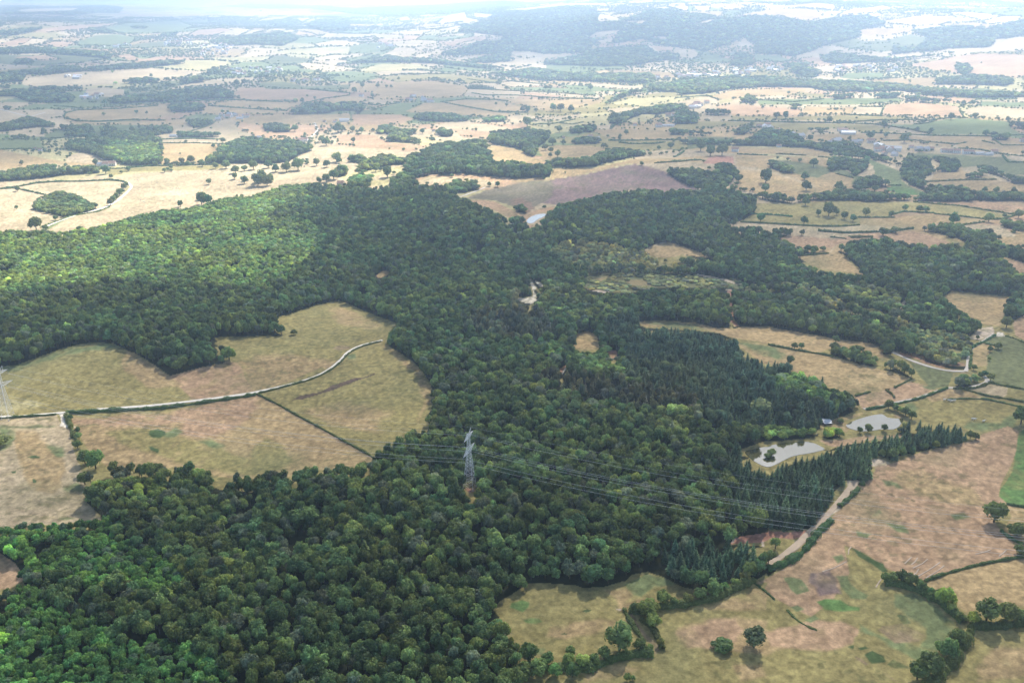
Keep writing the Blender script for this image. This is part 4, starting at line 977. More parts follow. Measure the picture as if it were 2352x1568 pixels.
# ------------------------------------------------------------------ tracks
def to_map(pts, step=6.0):
    x, y, z = ground_at(pts[:, 0], pts[:, 1])
    out_ = [(x[0], y[0])]
    for i in range(len(x) - 1):
        L = math.hypot(x[i + 1] - x[i], y[i + 1] - y[i]); k = max(1, int(L / step))
        for j in range(1, k + 1): out_.append((x[i] + (x[i + 1] - x[i]) * j / k, y[i] + (y[i + 1] - y[i]) * j / k))
    a = np.array(out_)
    for _ in range(2):
        if len(a) > 4: a[1:-1] = .25 * a[:-2] + .5 * a[1:-1] + .25 * a[2:]
    return a
def ribbon(name, pts, width, mat, lift=.28, label=None):
    a = to_map(pts, 4.0)
    t = np.gradient(a, axis=0); t /= np.maximum(np.linalg.norm(t, axis=1), 1e-6)[:, None]
    nrm = np.stack([-t[:, 1], t[:, 0]], 1)
    k = np.arange(len(a)); wv = width * (.5 + .10 * (vnoise(k * .35, k * 0, 5) - .5) * 2)
    l = a + nrm * wv[:, None]; r = a - nrm * wv[:, None]
    vv = []
    for p_, dz in ((l, -.35), (l * .85 + a * .15, 0), (r * .85 + a * .15, 0), (r, -.35)):
        vv += [(p_[i, 0], p_[i, 1], float(height(p_[i, 0], p_[i, 1])) + lift + dz) for i in range(len(a))]
    n = len(a); f = []
    for b_ in range(3): f += [(b_ * n + i, b_ * n + i + 1, (b_ + 1) * n + i + 1, (b_ + 1) * n + i) for i in range(n - 1)]
    o = mesh_obj(name, vv, f, mat)
    return tag(o, kind='structure', label=label)
M_CHALK = plain('chalk', (.74, .68, .58), .95, noise=.10, scale=.25)
M_EARTH = plain('earth_track', (.52, .40, .28), .95, noise=.14, scale=.2)
M_SCAR = plain('bare_soil', (.47, .37, .28), .95, noise=.2, scale=.3)
M_GREY = plain('grey_lane', (.55, .49, .42), .95, noise=.10, scale=.2)
ribbon('track', P('W0 -400,415 0,388 400,360 560,347 700,336 1100,302 1400,280 1800,236 2100,196 2351,160 W1 0,158 V1 150,1504 300,1470 480,1420 600,1370 700,1310 780,1240 820,1190 870,1150 950,1110 1050,1083 1162,1059'), 3.6, M_CHALK, .4, 'white chalk track curving between the pastures')
ribbon('track', P('X3 20,480 130,400 250,320 350,220 430,130 520,60 W3 600,1220 700,1110 770,1030 820,965'), 4.6, M_EARTH, .3, 'sandy track beside the spruce plantation')
ribbon('track', P('V3 1150,1170 1300,1240 1450,1292 1600,1332 1720,1346 1800,1342'), 3.6, M_GREY, .35, 'pale track under the scrubby slope')
ribbon('lane', P('V3 1815,1345 1840,1280 1845,1170 1890,1115 1980,1062 2080,1000'), 3.4, M_GREY, .35, 'pale lane')
ribbon('lane', P('W3 880,314 1050,285 1200,250 1400,204 1550,150 1650,112 1800,122 1900,108 1990,74 2030,52 2015,22 1975,5'), 3.6, M_GREY, .35, 'pale lane above the tree ringed pond')
ribbon('track', P('U0 862,470 885,500 850,540 790,590 700,640 480,700 290,775'), 4.5, M_CHALK, .4, 'pale track across the sunlit pastures')
ribbon('lane', P('U0 2115,70 2135,115 2120,140 2085,165'), 6, M_GREY, .5)
ribbon('track', P('U1 1165,722 1180,760 1175,775'), 5, M_CHALK, .5)
ribbon('lane', P('U0 300,1 200,30 0,-20 -60,-40'), 5, M_GREY, .5)
ribbon('track', P('U1 820,570 900,540 990,505'), 4, M_GREY, .5)
for s in ('X3 762,318 742,345 738,388', 'X3 500,545 560,532 620,508 660,490 720,452', 'X3 1255,472 1320,410', 'X3 1315,482 1350,455 1374,418', 'X3 1330,515 1420,470 1466,430', 'X3 1312,592 1360,560 1385,520', 'X3 1362,597 1480,530 1580,460', 'X3 1448,605 1560,540 1618,490', 'X3 1905,385 1990,365 2045,345', 'X3 2120,405 2160,375 2190,345', 'X3 990,690 1020,640 1050,605'):
    ribbon('path', P(s), .75, M_SCAR, .2)

# ------------------------------------------------------------------ tree shapes
def card(rng, c, nrm, s, V, F, Cc, col):
    nrm = nrm / max(np.linalg.norm(nrm), 1e-6)
    a = np.cross(nrm, rng.normal(size=3)); a /= max(np.linalg.norm(a), 1e-6)
    b_ = np.cross(nrm, a)
    k = len(V)
    for (p, q) in ((-1, -.25), (.1, -1), (1, .3), (-.15, .95)):
        V.append(c + a * s * p * rng.uniform(.7, 1.15) + b_ * s * q * rng.uniform(.7, 1.15) + nrm * rng.uniform(-.2, .2) * s)
        Cc.append((*col, 1))
    F.append((k, k + 1, k + 2, k + 3))
ICO_V = []; ICO_F = []
def _ico():
    t = (1 + 5 ** .5) / 2
    v = [(-1, t, 0), (1, t, 0), (-1, -t, 0), (1, -t, 0), (0, -1, t), (0, 1, t), (0, -1, -t), (0, 1, -t), (t, 0, -1), (t, 0, 1), (-t, 0, -1), (-t, 0, 1)]
    f = [(0, 11, 5), (0, 5, 1), (0, 1, 7), (0, 7, 10), (0, 10, 11), (1, 5, 9), (5, 11, 4), (11, 10, 2), (10, 7, 6), (7, 1, 8), (3, 9, 4), (3, 4, 2), (3, 2, 6), (3, 6, 8), (3, 8, 9), (4, 9, 5), (2, 4, 11), (6, 2, 10), (8, 6, 7), (9, 8, 1)]
    return [np.array(p) / math.sqrt(1 + t * t) for p in v], f
ICO_V, ICO_F = _ico()
def blob_core(c, r, V, F, Cc, col, rng):
    k = len(V)
    for p in ICO_V:
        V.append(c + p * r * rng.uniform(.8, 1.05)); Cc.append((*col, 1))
    F += [tuple(k + i for i in f) for f in ICO_F]
def broadleaf_crown(seed, nb=11, cards=64, leaf=.62, open_=0.0):
    """unit tree: crown radius 1, whole height 1, drawn as a 5 m radius, 13 m high tree"""
    rng = np.random.default_rng(seed)
    V, F, Cc = [], [], []
    Rr, H = 5.0, 13.0
    blobs = [(np.array([0, 0, H * .60]), 3.3)]
    for i in range(nb):
        a = i * 2.399 + rng.uniform(-.4, .4)
        ring = rng.uniform(.25, .72) * Rr
        zc = H * (.36 + .48 * (1 - (ring / Rr) ** 2) * rng.uniform(.65, 1.1))
        blobs.append((np.array([math.cos(a) * ring, math.sin(a) * ring, zc]), rng.uniform(1.35, 2.3)))
    top = max(c[2] + r for c, r in blobs)
    for bi, (c, r) in enumerate(blobs):
        g = rng.uniform(.78, 1.25); w = rng.uniform(-.07, .07)
        col = np.array([g * (1 + w), g, g * (1 - w)])
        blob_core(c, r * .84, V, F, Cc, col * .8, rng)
        n = int(cards * (r / 1.8) ** 2)
        for _ in range(n):
            d = rng.normal(size=3); d /= np.linalg.norm(d)
            if d[2] < -.55: continue
            p = c + d * r * rng.uniform(.86, 1.1)
            if any(np.linalg.norm(p - c2) < r2 * .82 for k2, (c2, r2) in enumerate(blobs) if k2 != bi): continue
            if rng.random() < open_: continue
            cc = col * rng.uniform(.78, 1.22)
            card(rng, p, d + rng.normal(size=3) * .42, leaf * rng.uniform(.6, 1.25), V, F, Cc, cc)
    V = np.array(V)
    rad = np.percentile(np.hypot(V[:, 0], V[:, 1]), 97)
    V[:, :2] /= rad; V[:, 2] /= V[:, 2].max()
    return V, F, Cc
def trunk_shape(h=.62, r=.07, limbs=4, seed=1):
    rng = np.random.default_rng(seed)
    V, F = [], []
    def tube(p0, p1, r0, r1):
        p0, p1 = np.array(p0), np.array(p1)
        d = (p1 - p0); d = d / np.linalg.norm(d)
        a = np.cross(d, (0.3, .9, .1)); a /= np.linalg.norm(a); b_ = np.cross(d, a)
        k = len(V)
        for p, r_ in ((p0, r0), (p1, r1)):
            for i in range(6):
                t = i * math.pi / 3
                V.append(p + (a * math.cos(t) + b_ * math.sin(t)) * r_)
        F.extend((k + i, k + (i + 1) % 6, k + 6 + (i + 1) % 6, k + 6 + i) for i in range(6))
    zs = 2.6
    tube((0, 0, -.03 * zs), (.02, .01, h * .5 * zs), r * 1.3, r)
    tube((.02, .01, h * .5 * zs), (0, .02, h * zs), r, r * .5)
    for i in range(limbs):
        a = i * 6.283 / limbs + rng.uniform(-.4, .4); z0 = h * rng.uniform(.42, .62) * zs
        tube((.02, .01, z0), (math.cos(a) * .5, math.sin(a) * .5, z0 + .28 * zs), r * .5, r * .2)
    V = np.array(V); V[:, 2] /= zs
    return V, F
def conifer_crown(seed, layers=15, sparse=0.0, low=.10, slim=1.0):
    rng = np.random.default_rng(seed)
    V, F, Cc = [], [], []
    Rr, H = 2.6, 18.0
    k = len(V)
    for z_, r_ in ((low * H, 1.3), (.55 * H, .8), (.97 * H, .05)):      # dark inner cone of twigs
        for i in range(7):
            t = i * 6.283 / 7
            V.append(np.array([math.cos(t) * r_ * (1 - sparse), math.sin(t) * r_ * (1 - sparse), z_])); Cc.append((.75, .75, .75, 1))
    for l in range(2): F += [(k + l * 7 + i, k + l * 7 + (i + 1) % 7, k + l * 7 + 7 + (i + 1) % 7, k + l * 7 + 7 + i) for i in range(7)]
    for l in range(layers):
        f = l / (layers - 1)
        z = H * (low + (1 - low) * f * .98)
        rr = Rr * (1 - f ** 1.35) ** .9 * rng.uniform(.75, 1.15) + .15
        n = max(5, int(24 * (1 - f * .75) * (1 - sparse)))
        for i in range(n):
            a = rng.uniform(0, 6.283); q = rr * rng.uniform(.45, 1)
            p = np.array([math.cos(a) * q, math.sin(a) * q, z - q * .35 + rng.uniform(-.3, .3)])
            g = rng.uniform(.7, 1.3)
            card(rng, p, np.array([math.cos(a) * .75, math.sin(a) * .75, .8]) + rng.normal(size=3) * .3, rng.uniform(.5, .95) * (1.05 - .55 * f), V, F, Cc, (g, g, g * 1.02))
    V = np.array(V)
    V[:, :2] /= np.percentile(np.hypot(V[:, 0], V[:, 1]), 96); V[:, 2] /= V[:, 2].max()
    return V, F, Cc

random.seed(4)
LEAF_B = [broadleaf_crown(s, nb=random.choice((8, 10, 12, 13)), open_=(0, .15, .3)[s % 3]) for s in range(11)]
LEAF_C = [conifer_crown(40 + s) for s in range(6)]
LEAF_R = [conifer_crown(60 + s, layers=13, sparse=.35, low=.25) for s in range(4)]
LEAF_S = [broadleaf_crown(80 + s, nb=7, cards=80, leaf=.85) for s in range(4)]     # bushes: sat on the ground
for V, F, Cc in LEAF_S:
    V[:, 2] = (V[:, 2] - .22) / .78
LEAF_O = [broadleaf_crown(100 + s, nb=random.choice((11, 13, 15)), cards=70) for s in range(6)]   # open grown: leaves almost to the ground
for V, F, Cc in LEAF_O:
    V[:, 2] = (V[:, 2] - .17) / .83
TR_B = [trunk_shape(seed=s) for s in range(3)]
TR_C = trunk_shape(h=.9, r=.07, limbs=0)

def protos(name, shapes, trunk=None):
    out_ = []
    for V, F, Cc in shapes:
        if trunk is not None:
            V2, F2 = trunk
            k = len(V)
            VV = np.concatenate([V, V2]); FF = list(F) + [tuple(k + i for i in f) for f in F2]
            CC = list(Cc) + [(1, 1, 1, 1)] * len(V2)
            out_.append(mesh_obj(name, VV, FF, None, False, CC, mats=[M_LEAF, M_BARK], fmat=[0] * len(F) + [1] * len(F2)))
        else:
            out_.append(mesh_obj(name, V, F, M_LEAF, False, Cc))
    return out_
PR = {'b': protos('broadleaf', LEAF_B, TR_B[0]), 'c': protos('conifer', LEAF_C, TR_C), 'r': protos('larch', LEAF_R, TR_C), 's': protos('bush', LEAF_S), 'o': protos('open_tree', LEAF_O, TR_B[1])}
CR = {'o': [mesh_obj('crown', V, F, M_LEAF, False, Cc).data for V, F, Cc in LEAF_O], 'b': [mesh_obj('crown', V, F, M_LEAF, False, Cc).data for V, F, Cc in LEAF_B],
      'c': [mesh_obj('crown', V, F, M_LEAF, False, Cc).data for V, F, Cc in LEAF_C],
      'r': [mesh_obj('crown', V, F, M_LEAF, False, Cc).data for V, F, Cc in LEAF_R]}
TK = {'b': [mesh_obj('trunk', V, F, M_BARK, False).data for V, F in TR_B],
      'c': [mesh_obj('trunk', TR_C[0], TR_C[1], M_BARK, False).data]}
TK['r'] = TK['c']; TK['o'] = TK['b']

def stuff(name, plist, x, y, z, idx, rot, scl, tint, label):
    """one mass of trees: a cloud of points that carries the tree shapes"""
    me = bpy.data.meshes.new(name)
    n = len(x)
    me.vertices.add(n)
    me.vertices.foreach_set('co', np.stack([x, y, z], 1).astype(np.float32).ravel())
    a = me.attributes.new('pick', 'INT', 'POINT'); a.data.foreach_set('value', np.asarray(idx, np.int32))
    a = me.attributes.new('turn', 'FLOAT_VECTOR', 'POINT'); a.data.foreach_set('vector', np.asarray(rot, np.float32).ravel())
    a = me.attributes.new('size', 'FLOAT_VECTOR', 'POINT'); a.data.foreach_set('vector', np.asarray(scl, np.float32).ravel())
    a = me.attributes.new('tint', 'FLOAT_COLOR', 'POINT'); a.data.foreach_set('color', np.concatenate([tint, np.ones((n, 1))], 1).astype(np.float32).ravel())
    o = bpy.data.objects.new(name, me); C.objects.link(o)
    ng = bpy.data.node_groups.new(name, 'GeometryNodeTree')
    ng.interface.new_socket('Geometry', in_out='INPUT', socket_type='NodeSocketGeometry')
    ng.interface.new_socket('Geometry', in_out='OUTPUT', socket_type='NodeSocketGeometry')
    gi_ = ng.nodes.new('NodeGroupInput'); go_ = ng.nodes.new('NodeGroupOutput')
    iop = ng.nodes.new('GeometryNodeInstanceOnPoints')
    g2i = ng.nodes.new('GeometryNodeGeometryToInstance')
    for pr in reversed(plist):
        oi = ng.nodes.new('GeometryNodeObjectInfo')
        oi.inputs['Object'].default_value = pr
        ng.links.new(oi.outputs['Geometry'], g2i.inputs['Geometry'])
    def attr(nm, t):
        q = ng.nodes.new('GeometryNodeInputNamedAttribute'); q.data_type = t
        q.inputs['Name'].default_value = nm
        return q.outputs['Attribute']
    ng.links.new(gi_.outputs[0], iop.inputs['Points'])
    ng.links.new(g2i.outputs[0], iop.inputs['Instance'])
    iop.inputs['Pick Instance'].default_value = True
    ng.links.new(attr('pick', 'INT'), iop.inputs['Instance Index'])
    ng.links.new(attr('turn', 'FLOAT_VECTOR'), iop.inputs['Rotation'])
    ng.links.new(attr('size', 'FLOAT_VECTOR'), iop.inputs['Scale'])
    ng.links.new(iop.outputs[0], go_.inputs[0])
    md = o.modifiers.new('scatter', 'NODES'); md.node_group = ng
    return tag(o, label, None, None, 'stuff')
# ------------------------------------------------------------------ woods
TINT_ = {'deep': (.050, .080, .032), 'mid': (.070, .103, .042), 'fresh': (.078, .125, .044), 'young': (.050, .108, .034), 'scrub': (.115, .135, .064),  # 'fresh' is leaf colour, but also paints sunlight into the wood under the LIT patch
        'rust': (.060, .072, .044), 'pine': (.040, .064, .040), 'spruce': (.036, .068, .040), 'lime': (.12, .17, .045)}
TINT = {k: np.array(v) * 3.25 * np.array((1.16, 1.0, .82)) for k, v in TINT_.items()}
WH = np.array([0 if h[0] == '-' else float(h[1]) for h, p in woods] + [0])
rngw = np.random.default_rng(11)
T_ = {k: [] for k in ('kind', 'x', 'y', 'z', 'h', 'r', 'tint', 'wood')}
for wi, (h, poly) in enumerate(woods):
    if h[0] == '-': continue
    hgt, sp = float(h[1]), float(h[2])
    gx, gy, gz = ground_at(poly[:, 0], np.maximum(poly[:, 1], 12))
    d_ = np.hypot(gx, gy)
    k = np.minimum(1, 13500 / d_); gx, gy = gx * k, gy * k
    mg = 30 if d_.min() < 1500 else 120
    x0, x1, y0, y1 = gx.min() - mg, gx.max() + mg, max(gy.min() - mg, 180), gy.max() + mg
    rows = np.arange(y0, y1, sp * .87); cols = np.arange(x0, x1, sp)
    X, Y = np.meshgrid(cols, rows)
    X = X + (np.arange(len(rows)) % 2)[:, None] * sp * .5
    X, Y = X.ravel(), Y.ravel()
    X = X + rngw.uniform(-.4, .4, len(X)) * sp; Y = Y + rngw.uniform(-.4, .4, len(Y)) * sp
    u, v, dd = project(X, Y, 0 * X)
    m = (u > -650) & (u < 3000) & (np.hypot(X, Y) < 14000)
    X, Y = X[m], Y[m]
    if not len(X): continue
    Z = height(X, Y)
    rf = rngw.random(len(X))
    big_ = fbm(X / 60, Y / 60, 131, 2)
    Hh = hgt * ((.80 + .25 * rf) if h[3] in ('fresh', 'young') else ((.58 + .58 * rf) if h[0] == 'c' else (.66 + .55 * rf))) * (.86 + .28 * big_)
    u, v, dd = project(X, Y, Z)
    m = wood_index(u, v) == wi
    ut, vt, _ = project(X, Y, Z + Hh * .66)
    m2 = np.zeros(len(X), bool)
    m2[m] = wood_index(ut[m], vt[m]) >= 0
    for fr_ in (.45, .6, .75, .88, 1.0):
        ut, vt, _ = project(X, Y, Z + Hh * fr_)
        m2[m2] &= ~in_hole(ut[m2], vt[m2])
    ut, vt, _ = project(X, Y, Z + Hh * .85)
    wi2 = wood_index(ut, vt)
    m2 &= (wi2 < 0) | (WH[wi2] >= hgt * .6)
    # overgrown gaps and glades
    gap = fbm(X / 22, Y / 22, 141, 2)
    if h[3] == 'scrub': m2 &= gap > .42
    else: m2 &= gap > .20
    edge_ = wood_index(u, v + np.minimum(Hh * .75 * FO / dd, 26)) < 0
    X, Y, Z, Hh, rf, edge_ = X[m2], Y[m2], Z[m2], Hh[m2], rf[m2], edge_[m2]
    n = len(X)
    if not n: continue
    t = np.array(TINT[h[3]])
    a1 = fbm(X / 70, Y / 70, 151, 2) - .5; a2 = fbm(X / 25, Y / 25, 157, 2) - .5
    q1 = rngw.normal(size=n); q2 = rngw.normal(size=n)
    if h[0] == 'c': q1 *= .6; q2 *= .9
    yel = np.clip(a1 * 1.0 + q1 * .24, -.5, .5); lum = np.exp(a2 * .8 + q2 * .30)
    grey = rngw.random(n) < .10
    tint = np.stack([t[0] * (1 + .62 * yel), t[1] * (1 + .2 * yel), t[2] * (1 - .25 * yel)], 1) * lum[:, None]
    if h[0] != 'c': tint[grey] = (tint[grey] * .5 + tint[grey].mean(1)[:, None] * .5) * 1.05
    kind = h[0]
    if h[3] == 'scrub': kind = 's'
    if kind in 'cr': rad = Hh * (.255 if kind == 'c' else .22) * rngw.uniform(.85, 1.2, n)
    else: rad = sp * (.50 + .26 * rf) * np.exp(rngw.normal(size=n) * .17)
    kk = np.full(n, kind)
    if kind == 'r': kk[rngw.random(n) < .7] = 'b'
    if h[3] == 'pine':
        q = rngw.random(n) < .30; kk[q] = 'b'; rad[q] *= 1.1
    if h[3] in ('deep', 'mid') and hgt > 12.5 and sp < 9: kk[rngw.random(n) < .012] = 'c'
    kk[(kk == 'b') & edge_] = 'o'
    for key, val in zip(T_, (kk, X, Y, Z, Hh, rad, tint, np.full(n, wi))): T_[key].append(val)
T_ = {k: np.concatenate(v) for k, v in T_.items()}
U, V, DEP = project(T_['x'], T_['y'], T_['z'] + T_['h'] * .6)
size_px = T_['r'] / DEP
inside = (U > 6) & (U < 2346) & (V > 6) & (V < 1556)
rot = np.zeros((len(U), 3)); rot[:, 2] = rngw.uniform(0, 6.283, len(U))
rot[:, :2] = rngw.normal(size=(len(U), 2)) * .05
single = np.zeros(len(U), bool)
LAB = {'b': [('deep green oak with a rounded crown in the dense wood below the pylon', 'oaks of the dense wood below the pylon'),
             ('yellow green tree with a bright crown in the dense wood below the pylon', 'yellow green trees of the dense wood below the pylon'),
             ('grey green tree with a dull crown in the dense wood below the pylon', 'grey green trees of the dense wood below the pylon'),
             ('small fresh green tree in the young thicket beside the oak wood', 'small trees of the young thicket')],
       'c': [('dark spruce with a pointed top in the plantation behind the earth track', 'spruces of the plantation'),
             ('dark pine with a pointed top in the tall conifer wood beyond the ponds', 'conifers of the tall wood beyond the ponds')]}
def make_tree(name, kind, x, y, z, r, h, tint, label, cat, group, rz, pi=None):
    e = bpy.data.objects.new(name, None); C.objects.link(e)
    e.location = (x, y, z); e.rotation_euler = (0, 0, rz); e.scale = (r, r, h); e.empty_display_size = .1
    tag(e, label, cat, group)
    pi = random.randrange(1000) if pi is None else pi
    c = bpy.data.objects.new('crown', CR[kind][pi % len(CR[kind])]); C.objects.link(c); c.parent = e
    c['tint'] = [float(t) for t in tint]
    t = bpy.data.objects.new('trunk', TK[kind][pi % len(TK[kind])]); C.objects.link(t); t.parent = e
    return e
for kind, most, nm, cat in (('b', 300, 'broadleaf_tree', 'tree'), ('c', 220, 'conifer_tree', 'conifer')):
    cand = np.where(((T_['kind'] == kind) | ((kind == 'b') & (T_['kind'] == 'o'))) & inside)[0]
    cand = cand[np.argsort(-size_px[cand])][:most]
    single[cand] = True
    for i in cand:
        tn = T_['tint'][i]
        if kind == 'b':
            w3 = woods[T_['wood'][i]][0][3]
            k = 3 if w3 == 'young' else (1 if tn[0] > tn[1] * .78 else (2 if (tn.max() - tn.min()) < .03 else 0))
        else: k = 0 if woods[T_['wood'][i]][0][3] != 'pine' else 1
        lab, grp = LAB[kind][k]
        make_tree(nm, str(T_['kind'][i]), T_['x'][i], T_['y'][i], T_['z'][i] - .2, T_['r'][i], T_['h'][i], tn, lab, cat, grp, rot[i, 2], int(i))
def emit(name, plist, sel, label, squat=1.0):
    if not sel.any(): return
    n = int(sel.sum())
    scl = np.stack([T_['r'][sel], T_['r'][sel] * rngw.uniform(.85, 1.15, n), T_['h'][sel] * squat], 1)
    stuff(name, plist, T_['x'][sel], T_['y'][sel], T_['z'][sel] - .2, rngw.integers(0, len(plist), n), rot[sel], scl, T_['tint'][sel], label)
DG = np.hypot(T_['x'], T_['y'])
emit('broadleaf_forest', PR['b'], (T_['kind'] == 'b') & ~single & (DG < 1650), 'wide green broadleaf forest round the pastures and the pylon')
emit('woodland_edge_vegetation', PR['o'], (T_['kind'] == 'o') & ~single, 'leafy low crowned trees along the edges of the woods')
emit('conifer_forest', PR['c'], (T_['kind'] == 'c') & ~single, 'dark pointed conifer forest')
emit('larch_woods', PR['r'], T_['kind'] == 'r', 'brownish thin larch wood across the green forest')
emit('scrub_vegetation', PR['s'], T_['kind'] == 's', 'low pale green scrub on the slopes')
emit('distant_woods', PR['b'], (T_['kind'] == 'b') & ~single & (DG >= 1650), 'hazy woods of the plain and of the far hills')
print('TREES', len(U), {k: int((T_['kind'] == k).sum()) for k in 'bcrs'})

# ------------------------------------------------------------------ trees in the open
def tint_of(kind='deep', v=.25):
    t = np.array(TINT[kind]); y_ = random.gauss(0, .22)
    return np.array([t[0] * (1 + .7 * y_), t[1], t[2] * (1 - .2 * y_)]) * math.exp(random.gauss(0, v))
def parse_trips(s):
    out_ = []
    for l in lines(s):
        f, *tok = l.split()
        for i, t in enumerate(tok):
            a = t.split(',')
            if len(a) == 3: out_.append((f, i, *map(float, a)))
    return out_
SPECIAL = {('X2', 10): ('leafy green tree at the corner of the two hedgerows beside the earth track', 'fresh'), ('X2', 13): ('broad round tree with dull green crown in the bottom hedgerow', 'mid'),
           ('X3', 0): ('bright green tree where the thick hedgerows meet', 'lime'), ('X3', 9): ('lone dark bush at the bend of the hedgerow', 'deep'), ('W0', 4): ('rounded green tree of the field hedge, upper of the large pair', 'fresh'),
           ('W0', 3): ('grey green tree of the field hedge just above the large pair', 'deep'), ('W0', 5): ('bright rounded tree standing out from the wood edge into the dry pasture', 'fresh'),
           ('V3', 7): ('tall dark tree beside the white gateway on the lane', 'deep'), ('V3', 0): ('small dark tree standing alone in the long brown field', 'deep'), ('W1', 0): ('yellow green tree just beside the pylon clearing', 'lime'),
           ('W1', 1): ('broad dark tree across the clearing from the pylon', 'deep'), ('V3', 3): ('dark tree at the end of the pale track', 'deep'), ('W3', 17): ('bright green bushy tree between the two ponds', 'lime'), ('W3', 18): ('bright green bush next to the white roofed hut', 'lime')}
NEARG = {'X3': ('leafy tree of the thick hedgerow at the lower right', 'trees of the thick hedgerow at the lower right'), 'X2': ('leafy tree of the hedgerow below the spruce corner', 'trees of the hedgerow below the spruce corner'),
         'W0': ('small round tree of the hedge between the two dry pastures', 'trees of the hedge between the two dry pastures'), 'W3': ('tree on the bank near the two ponds', 'trees near the two ponds'),
         'V3': ('dark tree along the lanes on the right', 'trees along the lanes on the right'), 'W1': ('tree by the pylon', None)}
ns = parse_trips(NEAR)
NEARP = [(FR[f][0] + x * FR[f][2], FR[f][1] + y * FR[f][2], w * FR[f][2]) for f, i, x, y, w in ns]
gx, gy, gz = ground_at([p[0] for p in NEARP], [p[1] for p in NEARP])
for (f, i, *_r), (u, v, w), x, y in zip(ns, NEARP, gx, gy):
    _, _, dp = project(x, y, 0.0)
    r = w * dp / FO / 2
    y2 = y + r * .75
    z = float(height(x, y2))
    sp = SPECIAL.get((f, i))
    h = r * random.uniform(1.75, 2.3) if r > 3 else r * 2.2
    tn = tint_of(sp[1] if sp else random.choice(('deep', 'mid', 'deep', 'fresh')), .16)
    make_tree('hedgerow_tree', 'o', x, y2, z - .08 * h, r * .95, h * 1.0, tn, sp[0] if sp else NEARG[f][0], 'tree', None if sp else NEARG[f][1], random.uniform(0, 6.28))
LONE = [('X2 2240,1290', 205, 1.0, 'pine', 'round dark oak standing alone in the brown pasture'), ('X2 1960,1300', 205, .36, 'deep', 'low wide bush beside the lone round oak'),
        ('W3 2110,1385', 200, 1.0, 'deep', 'large dark tree at the corner of the fenced pasture on the right'), ('X3 2320,250', 170, .75, 'deep', 'grey green tree by the hedge just below the large dark tree'),
        ('W3 2351,475', 150, 1.1, 'deep', 'dark tree cut by the picture edge above the bright green meadow'), ('X3 1650,880', 180, .9, 'lime', 'pale yellow green tree standing in the sloping hedgerow'),
        ('X3 2351,420', 140, .7, 'deep', 'dark bush at the end of the ditch on the far right'), ('W0 -40,680', 180, .5, 'mid', 'low bush cut by the picture edge in the dry left pasture'),
        ('V1 345,1015', 60, .9, 'deep', 'outermost tree at the tip of the forest spur'), ('W2 2351,770', 60, .7, 'mid', 'bush on the small island in the olive pond'), ('W3 40,750', 85, .7, 'mid', 'larger bush on the islet of the olive pond'),
        ('V0 2095,1262', 120, 1.0, 'fresh', 'lighter tree at the corner of the forest spur above the reddish field'), ('W2 1950,1480', 80, 1.3, 'scrub', 'pale silvery tree at the edge of the wood by the red clearing'),
        ('W2 2300,400', 180, .8, 'scrub', 'pale grey willow thicket before the dark conifers')]
for s, w, hf, tk, lab in LONE:
    p = P(s)[0]; w = w * FR[s.split()[0]][2]
    x, y, z = ground_at([p[0]], [p[1]]); _, _, dp = project(x[0], y[0], z[0])
    r = w * dp / FO / 2; h = r * 2.0 * hf
    make_tree('lone_tree', 'o', x[0], y[0] + r * .7, float(height(x[0], y[0] + r * .7)) - .16 * h, r * 1.15, h * 1.28, tint_of(tk, .05) * (np.array((.85, 1.1, 1.3)) if tk == 'scrub' else 1), lab, 'bush' if hf < .8 else 'tree', None, random.uniform(0, 6))
FG = {'U0': ('round dark tree standing in the pale pastures beyond the lit forest', 'trees of the pale pastures beyond the lit forest'), 'U1': ('dark tree among the fields behind the felled slope', 'trees among the fields behind the felled slope'),
      'U2': ('dark tree scattered over the hedged fields right of the felled slope', 'trees of the hedged fields right of the felled slope'), 'T0': ('small hazy tree in the far fields under the village on the left', 'small hazy trees of the far left fields'),
      'T1': ('small hazy tree in the far fields before the wooded hill', 'small hazy trees before the wooded hill'), 'T2': ('small hazy tree in the far striped fields on the right', 'small hazy trees of the far right fields')}
SPF = {('U0', 8): 'tall dark tree at the edge of the pale pasture just above the lit forest', ('U0', 7): 'small round tree alone in the middle of the pale pasture', ('U0', 13): 'dark tree at the lower end of the pale track',
       ('U0', 22): 'large pale green tree cluster of the sunlit pasture, its leftmost crown', ('U2', 1): 'broad dark tree in the bare field right of the felled slope, upper of two', ('U2', 2): 'dark tree right of the felled slope, lower of two',
       ('U2', 8): 'very large dark tree standing in the hedged green field', ('U2', 10): 'lone round tree in the green field between two hedges', ('U2', 11): 'small tree near the corner of the forest in the green field', ('U2', 5): 'dark tree casting a long shadow on the bare slope'}
fs = parse_trips(TREES)
pts = [(FR[f][0] + x * FR[f][2], FR[f][1] + y * FR[f][2]) for f, i, x, y, w in fs]
gx, gy, gz = ground_at([p[0] for p in pts], [p[1] for p in pts])
tr_i = 0
